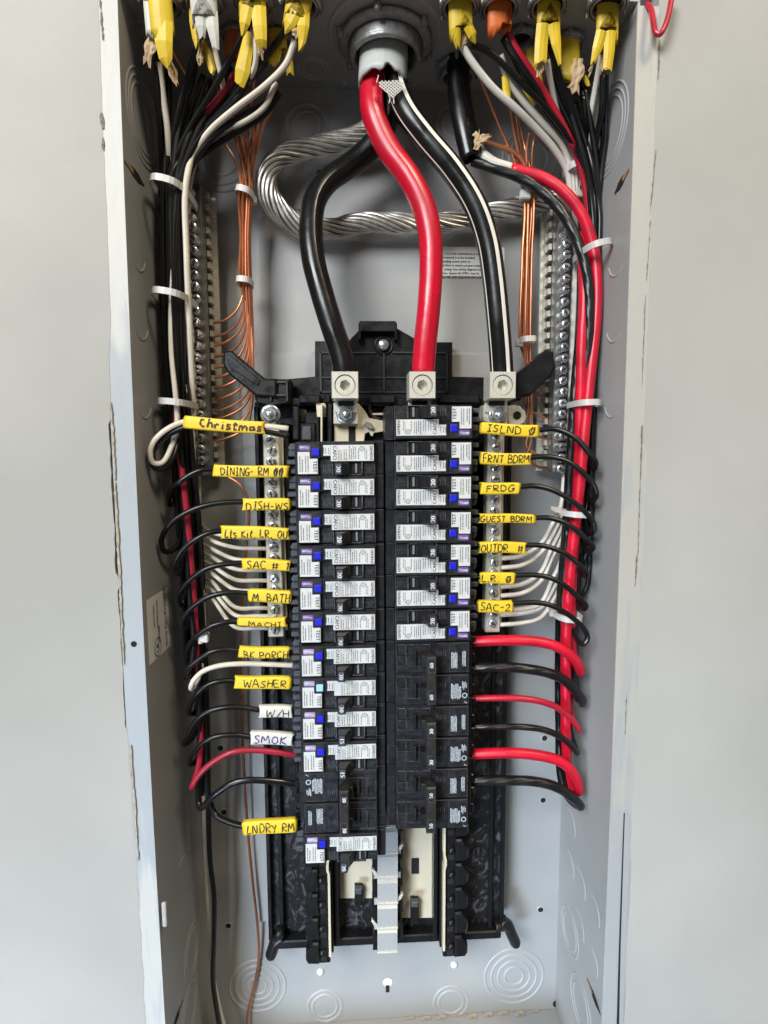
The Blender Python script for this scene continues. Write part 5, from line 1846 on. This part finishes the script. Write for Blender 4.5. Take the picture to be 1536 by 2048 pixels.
# --- bare copper
CU_L = [(545, 95), (552, 150), (560, 175), (500, 180), (470, 195), (448, 175), (438, 160), (510, 165), (535, 200)]
yt = (645, 672, 690, 713, 735, 755, 776, 799, 822, 838, 862, 882)
for i, y in enumerate(yt):
    sx0, sy0 = ((548, 140), (558, 190), (516, 90), (500, 200), (470, 220), (440, 150), (452, 235), (522, 215), (540, 210), (484, 225), (466, 240), (505, 230))[i]
    k = i / 11
    xx = 479 + 2.3 * i
    pts = [(sx0, sy0, 60 - i), (sx0 * .6 + xx * .4 + 2, sy0 * .55 + 320 * .45, 48), (xx, 375, 40 - (i % 3) * 4), (481 + 1.7 * i, 470, 36 - (i % 3) * 3), (480 + 2 * i, 565, 36 - (i % 3) * 3)]
    yb_ = y - 70 + 10 * k
    if yb_ > 620: pts.append((484 + 2 * i, (565 + yb_) / 2, 33))
    pts += [(487 + 1.6 * i if i < 8 else 505 - (i - 8), yb_, 31), (474 + 1.5 * i, y - 26, 29), (448, y - 4, 26), (424, y + 1, 22), (414, y + 1, 20)]
    wire('ground_wire', pts, 0.00105, M_cu if i % 3 else M_cu2, f'bare copper wire at the ground bar by the Christmas sleeve, {ORD[i]} counted from the top', 'ground wire', 'copper wires of the left ground bar', 7, 8)
wire('ground_wire', [(418, 945, 20), (432, 948, 24), (455, 953, 30), (478, 968, 32), (494, 995, 32), (498, 1025, 30), (494, 1080, 26), (488, 1150, 22), (483, 1230, 18), (481, 1330, 14), (484, 1440, 12), (488, 1540, 11), (494, 1640, 10), (505, 1760, 10), (515, 1850, 9), (518, 1910, 5), (511, 1960, 5), (497, 2020, 6), (492, 2070, 8)],
     0.0012, M_cu2, 'single bare copper wire running down the box back to the bottom', 'ground wire')
wire('ground_wire', [(336, 85, 76), (352, 115, 72), (372, 150, 66), (395, 200, 58), (430, 260, 50), (470, 320, 44), (484, 380, 40)], 0.0010, M_cu, 'bare copper wire leaving the yellow cable with the long pointed tongue', 'ground wire')
for i, y in enumerate((752, 774, 797, 838, 880, 918, 941)):
    sx0, sy0 = ((945, 120), (1015, 185), (1025, 170), (1058, 265), (1000, 290), (1075, 250), (1035, 230))[i]
    xx = 1046 + 3.4 * i
    d0 = 40 - (i % 3) * 4
    pts = [(sx0, sy0, 70 - 6 * i), (sx0 * .5 + xx * .5 - 4, sy0 * .45 + 330 * .55, 52 - 2 * i), (xx, 378, d0), (1044 + 3.2 * i, 520, d0 - 4), (1040 + 3.4 * i, 680, d0 - 6)]
    yb_ = y - 58
    pts += [(1044 + 3.0 * i if i > 2 else 1046 + 5 * i, max(yb_, 705 + i), 28), (1056 - i if i < 4 else 1042 + 2 * i, y - 26, 26), (1080, y - 6, 23), (1104, y, 20), (1112, y, 19)]
    wire('ground_wire', pts, 0.00115, M_cu if i % 2 else M_cu2, f'bare copper wire at the ground bar by the ISLND sleeve, {ORD[i]} counted from the top', 'ground wire', 'copper wires of the right ground bar', 7, 8)
wire('ground_wire', [(968, 282, 46), (1000, 293, 46), (1030, 306, 46), (1052, 335, 44), (1062, 380, 40)], 0.0018, M_cu2, 'thick copper wire coming out of the small black cable', 'ground wire')

# --- service conductors
serv = catmull([P(x, y, d / 1000) for x, y, d in ((750, 110, 54), (744, 165, 57), (746, 225, 62), (775, 295, 64), (818, 355, 66), (846, 410, 67), (860, 470, 68), (862, 540, 68), (857, 620, 68), (850, 690, 67), (846, 745, 66))], 8)
o = obj('service_cable', tube(serv, 0.0088, 20), M_redbig, None, True)
tag(o, 'thick glossy red service conductor dropping to the middle lug', 'cable', 'service conductors')
serv = catmull([P(x, y, d / 1000) for x, y, d in ((778, 110, 50), (780, 170, 49), (776, 235, 44), (750, 285, 40), (700, 330, 40), (655, 362, 44), (630, 400, 50), (622, 450, 55), (627, 520, 60), (645, 590, 63), (665, 655, 65), (684, 715, 66), (690, 748, 66))], 8)
o = obj('service_cable', tube(serv, 0.0089, 20), M_blkbig, None, True)
tag(o, 'thick plain black service conductor swinging round to its lug', 'cable', 'service conductors')
pathk = catmull([P(x, y, d / 1000) for x, y, d in ((790, 110, 54), (792, 165, 58), (812, 222, 64), (850, 275, 66), (905, 340, 67), (950, 410, 68), (975, 480, 68), (988, 560, 68), (996, 640, 68), (1001, 700, 67), (1004, 750, 66))], 8)
sk = thing('service_cable', 'thick black service conductor with white stripes dropping to the lug beside the ISLND sleeve', 'cable', tuple(pathk[-1]), 'service conductors')
obj('insulation', tube(pathk, 0.0088, 20), M_blkbig, sk, True)
for ang, hf in ((math.radians(-12), 0.17), (math.radians(70), 0.06)):
    for sgn in (1,):
        obj('stripe', ribbon_on_tube(pathk[6:], 0.0091, ang * sgn, hf), M_whtr, sk, True)
# frayed strand ends where the conductors enter the lugs
for L_, c_ in ((lug1, c1), (lug2, c2), (lug3, c3)):
    for k in range(7):
        a = 2 * math.pi * k / 7
        x, y = c_.x + 0.0036 * math.cos(a), -0.066 + 0.0036 * math.sin(a)
        obj('strand_end', bx(x - .0011, x + .0011, y - .0011, y + .0011, c_.z + .0085, c_.z + .0165), M_alu, L_)

# --- bare twisted aluminium cable: every strand is its own piece
core = catmull([P(x, y, d / 1000) for x, y, d in ((782, 190, 44), (772, 235, 36), (735, 262, 30), (680, 283, 26), (610, 298, 24), (556, 318, 26), (534, 352, 28), (540, 396, 27), (568, 432, 22), (612, 456, 18), (670, 456, 18), (730, 445, 19), (800, 446, 19),
                                                  (870, 447, 19), (940, 436, 20), (1010, 420, 20), (1070, 408, 20), (1132, 398, 22))], 10)
tw = thing('twisted_cable', 'bare twisted aluminium cable looping across the box back behind the red conductor', 'cable', tuple(core[-1]))
frc = frames(core)
Ls = [0.0]
for i in range(1, len(core)):
    Ls.append(Ls[-1] + float(np.linalg.norm(core[i] - core[i - 1])))
NS = 12
for k in range(NS):
    pth = []
    for i, p in enumerate(core):
        t, nn, bb = frc[i]
        loose = 1.0 + 0.14 * math.exp(-((Ls[i] - 0.155) / 0.035) ** 2)
        a = 2 * math.pi * k / NS + Ls[i] * 2 * math.pi / 0.115
        rr = 0.0064 * loose * (1 + 0.10 * math.sin(k * 2.1 + Ls[i] * 40))
        pth.append(p + rr * (math.cos(a) * nn + math.sin(a) * bb))
    obj('strand', tube(pth, 0.00152, 7), M_alu, tw, True)
obj('core', tube(core, 0.0052, 10), M_dark, tw, True)

# ------------------------------------------------------------------ cable fittings in the top panel


def fitting(px, py, r, length, label, group, scale_nut=1.3, z_off=0.0, name='cable_fitting', by_d=None):
    """threaded hub through the top panel: locknut with lugs, threads, hollow throat"""
    c = Pz(px, py, ZT)
    if by_d is not None: c = Vector((c.x, -by_d, ZT))
    t = thing(name, label, 'cable fitting', (c.x, c.y, ZT), group)
    prof = [(r * .99, 0.0)]
    h = 0.0
    nth = max(2, int(length / 0.0022))
    for i in range(nth):
        h0 = 0.003 + (length - 0.005) * i / nth if length > .006 else 0.001 + (length - .0025) * i / nth
        prof += [(r * 1.0, h0), (r * .965, h0 + max(length - .005, .0012) / nth * .5)]
    prof += [(r * .98, length - 0.0015), (r * .93, length), (r * .84, length - 0.0004), (r * .80, length - 0.003), (r * .80, 0.0)]
    obj('hub', lathe(prof, 40, 'z', (c.x, c.y, ZT)), M_cast, t, True)
    obj('throat', lathe([(r * .79, 0.0006), (0, 0.0007)], 24, 'z', (c.x, c.y, ZT)), M_dark, t)
    nut = obj('locknut', lathe([(r * 1.02, 0.0002), (r * scale_nut, 0.0002), (r * scale_nut, 0.0030), (r * scale_nut * .96, 0.0036), (r * 1.02, 0.0042)], 40, 'z', (c.x, c.y, ZT)), M_cast, t, True)
    for k in range(6):
        a = 2 * math.pi * (k + .3) / 6
        x, y = c.x + r * scale_nut * 1.02 * math.cos(a), c.y + r * scale_nut * 1.02 * math.sin(a)
        s = r * 0.11
        obj('lug', lathe([(s, 0.0003), (s * .95, 0.0040), (s * .5, 0.0052), (0, 0.0054)], 10, 'z', (x, y, ZT)), M_cast, nut, True)
    return t, c


G = 'small cable fittings in the box top'
main_f, main_c = fitting(770, 96, 0.0272, 0.0135, 'large die-cast fitting round the grey service cable in the box top', None, 1.26, by_d=.055)
side_f, side_c = fitting(915, 134, 0.0140, 0.010, 'medium fitting round the small black cable', None, 1.2)
FITS = {}
for i, (px, py, nm) in enumerate(((322, -2, 'yellow cable with the pointed tongue'), (405, -2, 'white cable'), (505, -4, 'split yellow cable over the red wire'), (602, 2, 'yellow cable where the thick ivory wire starts'), (919, 4, 'yellow cable next to the small black cable'),
                                  (1000, 6, 'bright orange cable'), (1097, 2, 'yellow cable with two tongues'), (1216, 2, 'yellow cable nearest the red hook wire'), (474, 66, 'dull orange cable'), (556, 72, 'short yellow cable behind the ivory wire'),
                                  (1040, 70, 'hidden cable behind the orange one'), (1136, 78, 'crumpled short yellow cable'))):
    FITS[i] = fitting(px, py, 0.0118 if i < 8 else 0.0098, 0.0050, f'small die-cast fitting round the {nm}', G, 1.16)

# ------------------------------------------------------------------ cable jackets


def jacket(px0, px1, w, material, label, cuts, flat=0.42, name='cable_jacket', mid=None, cat='cable jacket', sides=20, thick=True, group=None, rstart=1.0):
    """stripped cable jacket: swept oval with a torn end; cuts = list of (angle, half-angle, extra length)"""
    pts = [P(*px0[:2], px0[2] / 1000)] + ([P(*q[:2], q[2] / 1000) for q in mid] if mid else []) + [P(*px1[:2], px1[2] / 1000)]
    path = catmull(pts, 8)
    ec = []
    r = random.Random(hash(label) % 1000)
    rs = random.Random(len(label))
    for j in range(sides):
        a = 2 * math.pi * j / sides
        e = rs.uniform(-.0008, .0008)
        for ang, half, ln in cuts:
            dlt = abs((a - math.radians(ang) + math.pi) % (2 * math.pi) - math.pi)
            if dlt < math.radians(half): e += ln * (1 - dlt / math.radians(half))
        ec.append(e)
    rad = [w * (rstart + (1 - rstart) * i / (len(path) - 1)) for i in range(len(path))]
    V, Fc, UV = tube(path, rad, sides, cap=False, flat=flat, endcut=ec)
    V2, F2, _ = tube(path, [q * .86 for q in rad], sides, cap=False, flat=flat, endcut=[q - .0005 for q in ec])
    n0 = len(V)
    s = sides + 1
    last = (len(path) - 1) * s
    Fr = [(last + j, last + j + 1, n0 + last + j + 1, n0 + last + j) for j in range(sides)]
    t = thing(name, label, cat, tuple(path[0]), group)
    obj('sheath', (list(V) + list(V2), Fc + [tuple(i + n0 for i in f[::-1]) for f in F2] + Fr), material, t, True)
    return t, path


def paper(t, pts, w, name='paper_strip', material=None):
    """crumpled kraft filler hanging from a jacket; pts (px, py, d)"""
    path = catmull([P(x, y, d / 1000) for x, y, d in pts], 4)
    rs = random.Random(int(pts[0][0] * 3 + pts[0][1]))
    V, Fc = [], []
    cols = 5
    n = len(path)
    for i, p in enumerate(path):
        a = path[min(i + 1, n - 1)] - path[max(i - 1, 0)]
        a = a / (np.linalg.norm(a) + 1e-9)
        side = np.cross(a, np.array([0, -1, 0]))
        side /= np.linalg.norm(side) + 1e-9
        for j in range(cols):
            q = (j / (cols - 1) - .5) * 2
            ww = w * (0.8 + 0.25 * math.sin(i * 1.1 + w * 900)) if i else w * .7
            V.append(np.array(p) + side * q * ww + np.array([0, -1, 0]) * (rs.uniform(-.0005, .0005) + 0.0007 * (j % 2)) + a * (rs.uniform(-.003, .003) if i == n - 1 else 0))
    for i in range(n - 1):
        for j in range(cols - 1):
            a = i * cols + j
            Fc.append((a, a + 1, a + cols + 1, a + cols))
    return obj(name, (V, Fc), material or M_kraft, t)


def flap(t, pts, w, material, name='flap'):
    """a split tongue of jacket, thin and curled; pts (px, py, d) from root to tip; w half-widths in m per point"""
    path = [P(x, y, d / 1000 + (0.0036 if pts[0][1] < 70 else 0.001) * (1 - .8 * i / (len(pts) - 1))) for i, (x, y, d) in enumerate(pts)]
    n = len(path)
    V, Fc = [], []
    cols = 4
    rr_ = random.Random(int(pts[0][0]))
    for i, p in enumerate(path):
        a = (path[min(i + 1, n - 1)] - path[max(i - 1, 0)]).normalized()
        side = a.cross(Vector((0, -1, 0))).normalized()
        for lay in (0, 1):
            for j in range(cols):
                q = (j / (cols - 1) - .5) * 2
                V.append(p + side * q * w[i] + Vector((0, -1, 0)) * (-0.0014 * q * q + (0.0002 if lay else -0.0002)) + (a * rr_.uniform(-.0016, .0016) if i == n - 1 else Vector((0, 0, 0))))
    s = cols * 2
    for i in range(n - 1):
        for j in range(cols - 1):
            a = i * s + j
            Fc.append((a, a + s, a + s + 1, a + 1))
            b = a + cols
            Fc.append((b, b + 1, b + s + 1, b + s))
        a = i * s
        Fc.append((a, a + cols, a + s + cols, a + s))
        e = a + cols - 1
        Fc.append((e, e + s, e + s + cols, e + cols))
    Fc.append((0, 1, 2, 3, 7, 6, 5, 4))
    k = (n - 1) * s
    Fc.append((k, k + 4, k + 5, k + 6, k + 7, k + 3, k + 2, k + 1))
    return obj(name, (V, Fc), material, t)


JG = None
# left group
t, _ = jacket((300, -22, 92), (308, 72, 87), 0.0052, M_jwht, 'white cable jacket tucked beside the yellow one with a pointed tongue', [(0, 60, .003)])
paper(t, [(306, 70, 84), (300, 95, 84), (294, 124, 82)], .0042)
t, _ = jacket((318, -22, 97), (326, 70, 91), 0.0078, M_yel, 'yellow cable jacket with one long pointed tongue', [(0, 60, .010), (120, 40, -.004)])
flap(t, [(324, 40, 92), (326, 80, 91), (330, 115, 89), (334, 132, 88)], [.0066, .0058, .0044, .0012], M_yel)
paper(t, [(336, 112, 84), (344, 140, 82), (352, 168, 80)], .0030)
t, _ = jacket((405, -22, 96), (410, 40, 91), 0.0088, M_jwht, 'white cable jacket split in two tongues', [(0, 75, -.012), (90, 45, .005), (-90, 45, .006), (180, 60, -.004)])
flap(t, [(420, 20, 91), (424, 50, 90), (428, 75, 89), (431, 96, 88)], [.0046, .0040, .0030, .0022], M_jwht)
flap(t, [(400, 20, 91), (402, 50, 90), (403, 72, 89)], [.0046, .0036, .0018], M_jwht)
flap(t, [(387, -10, 86), (388, 40, 85), (391, 75, 84), (393, 92, 84)], [.0036, .0034, .0024, .0010], M_yel, 'yellow_flap')
flap(t, [(404, 80, 76), (416, 108, 74), (424, 138, 74), (422, 148, 74)], [.0022, .0030, .0024, .0012], M_yel, 'yellow_flap')
paper(t, [(402, 85, 80), (400, 110, 78), (400, 132, 76)], .0024)
t, _ = jacket((474, 48, 66), (464, 118, 66), 0.0060, M_org, 'dull orange cable jacket behind the black wires', [(10, 50, .004)])
t, _ = jacket((505, -22, 96), (505, 24, 92), 0.0090, M_yel, 'yellow cable jacket split over a black wire', [(0, 75, -.012), (90, 45, .005), (-90, 45, .006), (180, 60, -.004)])
flap(t, [(494, 10, 93), (488, 45, 92), (485, 66, 91)], [.0046, .0034, .0010], M_yel)
flap(t, [(516, 10, 93), (519, 50, 92), (521, 78, 91), (522, 90, 90)], [.0050, .0046, .0040, .0032], M_yel)
flap(t, [(500, 64, 82), (492, 100, 80), (484, 140, 78), (478, 166, 76)], [.0040, .0044, .0052, .0036], M_yel)
paper(t, [(520, 88, 86), (521, 100, 85), (522, 112, 84)], .0022)
t, _ = jacket((602, -22, 95), (592, 42, 90), 0.0086, M_yel, 'yellow cable jacket torn open where the thick ivory wire starts', [(0, 75, -.012), (90, 45, .005), (-90, 45, .006), (180, 60, -.004)])
flap(t, [(588, 20, 91), (578, 45, 90), (570, 62, 89)], [.0056, .0040, .0008], M_yel)
flap(t, [(606, 10, 91), (606, 50, 90), (604, 80, 88), (600, 98, 88)], [.0046, .0040, .0026, .0008], M_yel)
paper(t, [(594, 45, 91), (594, 60, 90), (592, 78, 88)], .0042)
t, _ = jacket((556, 62, 68), (556, 100, 70), 0.0064, M_yel, 'short yellow cable jacket hidden behind the thick ivory wire', [(0, 40, .004)])
flap(t, [(552, 95, 76), (546, 115, 76), (543, 128, 75)], [.0040, .0046, .0022], M_yel)
flap(t, [(574, 100, 72), (578, 125, 72), (580, 146, 71)], [.0024, .0026, .0026], M_yel)
# right group
t, _ = jacket((920, -22, 96), (922, 66, 90), 0.0082, M_yel, 'yellow cable jacket next to the small black cable', [(-20, 60, -.009), (80, 45, .007), (-90, 40, .004)])
flap(t, [(912, 55, 90), (914, 75, 89), (917, 92, 88)], [.0036, .0030, .0014], M_yel)
flap(t, [(936, 48, 90), (946, 68, 89), (950, 82, 88)], [.0034, .0034, .0016], M_yel)
paper(t, [(925, 62, 88), (928, 75, 87), (922, 92, 86)], .0026)
t, _ = jacket((1000, -22, 96), (999, 62, 90), 0.0084, M_org, 'bright orange cable jacket beside the red wire', [(60, 60, .006), (-50, 50, -.014)])
flap(t, [(1012, 150, 74), (1014, 180, 72), (1016, 196, 72)], [.0028, .0028, .0026], M_yel, 'yellow_flap')
flap(t, [(1040, 150, 70), (1056, 175, 68), (1074, 202, 66)], [.0030, .0038, .0036], M_yel, 'yellow_flap')
t, _ = jacket((1098, -22, 97), (1097, 55, 92), 0.0082, M_yel, 'yellow cable jacket slit into two tongues, beside the crumpled one', [(0, 75, -.012), (90, 45, .005), (-90, 45, .006), (180, 60, -.004)])
flap(t, [(1088, 45, 92), (1084, 80, 91), (1082, 122, 90)], [.0046, .0044, .0044], M_yel)
flap(t, [(1108, 45, 92), (1114, 85, 91), (1121, 125, 90)], [.0044, .0034, .0010], M_yel)
paper(t, [(1082, 120, 88), (1080, 135, 86), (1078, 150, 85)], .0030)
t, _ = jacket((1136, 78, 68), (1140, 160, 70), 0.0082, M_yel, 'crumpled short yellow cable jacket with torn paper', [(0, 50, .004)])
paper(t, [(1156, 118, 76), (1154, 150, 76), (1146, 182, 74)], .0052)
flap(t, [(1170, 150, 72), (1176, 162, 71), (1178, 168, 71)], [.0016, .0018, .0012], M_yel)
t, _ = jacket((1217, -22, 97), (1214, 70, 92), 0.0078, M_yel, 'yellow cable jacket nearest the red hook wire, slit into tongues', [(0, 75, -.012), (90, 45, .005), (-90, 45, .006), (180, 60, -.004)])
flap(t, [(1206, 60, 92), (1196, 95, 91), (1188, 124, 90)], [.0042, .0034, .0016], M_yel)
flap(t, [(1222, 60, 92), (1220, 100, 91), (1216, 138, 90)], [.0042, .0038, .0032], M_yel)
paper(t, [(1190, 118, 88), (1184, 132, 86), (1178, 148, 84)], .0012)
paper(t, [(1206, 110, 87), (1206, 126, 86), (1206, 142, 85)], .0026)
t, _ = jacket((1062, 100, 62), (1072, 172, 62), 0.0058, M_yel, 'yellow cable jacket half hidden behind the thin red wire', [(20, 50, .004)])

# grey service cable jacket with its glass braid
t, _ = jacket((768, 20, 55), (765, 166, 61), 0.0178, M_gry, 'grey service cable jacket cut off below the main fitting', [(80, 50, .003), (-15, 14, -.005), (12, 10, .003)], flat=0.78, mid=[(768, 90, 55)], sides=36, rstart=1.0)
braid = [P(x, y, .0735) for x, y in ((752, 163), (805, 162), (806, 176), (792, 186), (788, 198), (782, 200), (776, 190), (766, 178))]
V, Fc = [], []


def bar_px(x0, y0, x1, y1, w=.00042, d=.0745):
    a, b = P(x0, y0, d), P(x1, y1, d)
    e = (b - a).normalized()
    s = e.cross(Vector((0, -1, 0))) * w
    k = len(V)
    for p, q in ((a, s), (a, -s), (b, -s), (b, s)):
        V.append(p + q); V.append(p + q + Vector((0, .0006, 0)))
    Fc.extend([(k, k + 2, k + 4, k + 6), (k + 1, k + 7, k + 5, k + 3), (k, k + 1, k + 3, k + 2), (k + 4, k + 5, k + 7, k + 6)])


def braid_edge(x):
    return 200 - abs(x - 785) * 1.1


for sl in (0.85, -0.85):
    for k in range(-12, 14):
        run = []
        for j in range(0, 25):
            x = 756 + j * 2.3
            y = 178 + (x - 782) * sl + k * 6.2
            if 160 < y < braid_edge(x) and 758 < x < 808: run.append((x, y))
        if len(run) > 2: bar_px(*run[0], *run[-1], w=.00030, d=.0758 if sl > 0 else .0754)
for (x0, y0, x1, y1) in ((753, 165, 757, 150), (780, 196, 778, 206), (787, 197, 788, 207)):
    bar_px(x0, y0, x1, y1, w=.0003, d=.0756)
obj('glass_braid', (V, Fc), M_mesh, t)
# small black jacket
t, _ = jacket((915, 100, 40), (944, 318, 44), 0.0090, M_blkbig, 'small black cable jacket with its end cut open and paper showing', [(70, 50, .003)], flat=.75, mid=[(919, 190, 40), (930, 255, 43)], sides=24)
paper(t, [(948, 266, 52), (962, 276, 54), (978, 272, 55)], .0030)
paper(t, [(952, 300, 52), (956, 285, 53), (962, 266, 54)], .0034)

# ------------------------------------------------------------------ nylon ties


def tie(x0, y0, x1, y1, d, dr, label, band=0.0046, head=None, tail=None, group='nylon cable ties'):
    """flat nylon band round a bundle; (x0,y0)-(x1,y1) its visible ends, d the bundle's middle, dr its half depth"""
    a, b = P(x0, y0, d), P(x1, y1, d)
    c = (a + b) / 2
    ex = (b - a) / 2
    hw = ex.length
    ex = ex.normalized()
    ey = Vector((0, -1, 0))
    ez = ex.cross(ey).normalized()
    n = 28
    V, Fc = [], []
    for i in range(n):
        q = 2 * math.pi * i / n
        e = 0.7
        cx_, cy_ = math.copysign(abs(math.cos(q)) ** e, math.cos(q)), math.copysign(abs(math.sin(q)) ** e, math.sin(q))
        for rr, hh in ((0, -.5), (0, .5), (.0012, .5), (.0012, -.5)):
            V.append(c + ex * cx_ * (hw + rr) + ey * cy_ * (dr + rr) + ez * hh * band)
    for i in range(n):
        j = (i + 1) % n
        for q in range(4):
            Fc.append((4 * i + q, 4 * j + q, 4 * j + (q + 1) % 4, 4 * i + (q + 1) % 4))
    t = thing('cable_tie', label, 'cable tie', tuple(c), group)
    obj('band', (V, Fc), M_tie, t)
    if head:
        h = P(head[0], head[1], head[2] / 1000)
        s = head[3] / 1000
        obj('head', bx(h.x - s, h.x + s, h.y - s * .7, h.y + s * .7, h.z - s * .9, h.z + s * .9, s * .2), M_tie, t)
    if tail:
        path = [P(*q[:2], q[2] / 1000) for q in tail]
        V, Fc = [], []
        for i, p in enumerate(path):
            u = Vector((0, 0, 1)) * band * (.5 if i < len(path) - 1 else .3)
            V += [p + u, p - u, p - u + Vector((0, .001, 0)), p + u + Vector((0, .001, 0))]
        for i in range(len(path) - 1):
            for q in range(4):
                Fc.append((4 * i + q, 4 * i + (q + 1) % 4, 4 * i + 4 + (q + 1) % 4, 4 * i + 4 + q))
        Fc += [(0, 3, 2, 1), tuple(len(V) - 4 + q for q in range(4))]
        obj('tail', (V, Fc), M_tie, t)
    return t


tie(316, 384, 383, 399, .052, .027, 'nylon tie round the bundle by the Christmas loop, highest of three')
tie(318, 596, 386, 607, .052, .026, 'nylon tie round the bundle by the Christmas loop, middle of three')
tie(329, 806, 388, 811, .052, .024, 'nylon tie round the bundle just above the Christmas sleeve')
tie(476, 386, 505, 394, .035, .011, 'nylon tie round the copper wires beside the twisted loop, upper of two', .0045, (506, 402, 30, 3.0))
tie(477, 564, 503, 567, .032, .010, 'nylon tie round the copper wires beside the twisted loop, lower of two', .0045)
tie(404, 1275, 412, 1275, .060, .010, 'small nylon tie head behind the dull red wire', .003, (408, 1276, 70, 3.6))
tie(1159, 509, 1208, 498, .056, .020, 'nylon tie round the thick red cables, highest of their ties')
tie(1145, 809, 1189, 808, .058, .018, 'nylon tie round the thick red cables above the ISLND sleeve')
tie(1116, 1023, 1166, 1026, .058, .021, 'nylon tie with a pointed tail near the GUEST BDRM sleeve', .0044, (1126, 1023, 60, 2.4), ((1128, 1022, 62), (1114, 1020, 66), (1102, 1016, 68)))
tie(1106, 1225, 1152, 1228, .058, .019, 'nylon tie round the thick red cables near the SAC-2 sleeve', .0048, (1106, 1226, 60, 3.0))
tie(1047, 382, 1078, 388, .038, .010, 'nylon tie round the copper wires under the small black cable, upper of two', .005, (1050, 390, 42, 4.2))
tie(1040, 682, 1067, 681, .034, .009, 'nylon tie round the copper wires beside the striped conductor, lower of two', .0045, (1038, 687, 34, 3.0))
tie(1132, 342, 1161, 334, .040, .010, 'nylon tie round the white wires above the thick red cable', .0048)

# red wire hanging in front of the wall, top right corner
pth = catmull([P(x, y, d / 1000) for x, y, d in ((1294, 8, 100), (1302, 18, 103), (1307, 45, 106), (1312, 66, 108), (1320, 68, 109), (1330, 52, 109), (1338, 25, 109), (1346, -20, 109))], 8)
o = obj('loose_wire', tube(pth, 0.0018, 10), M_red, None, True)
tag(o, 'short red wire hooked over the wall edge outside the box', 'wire')
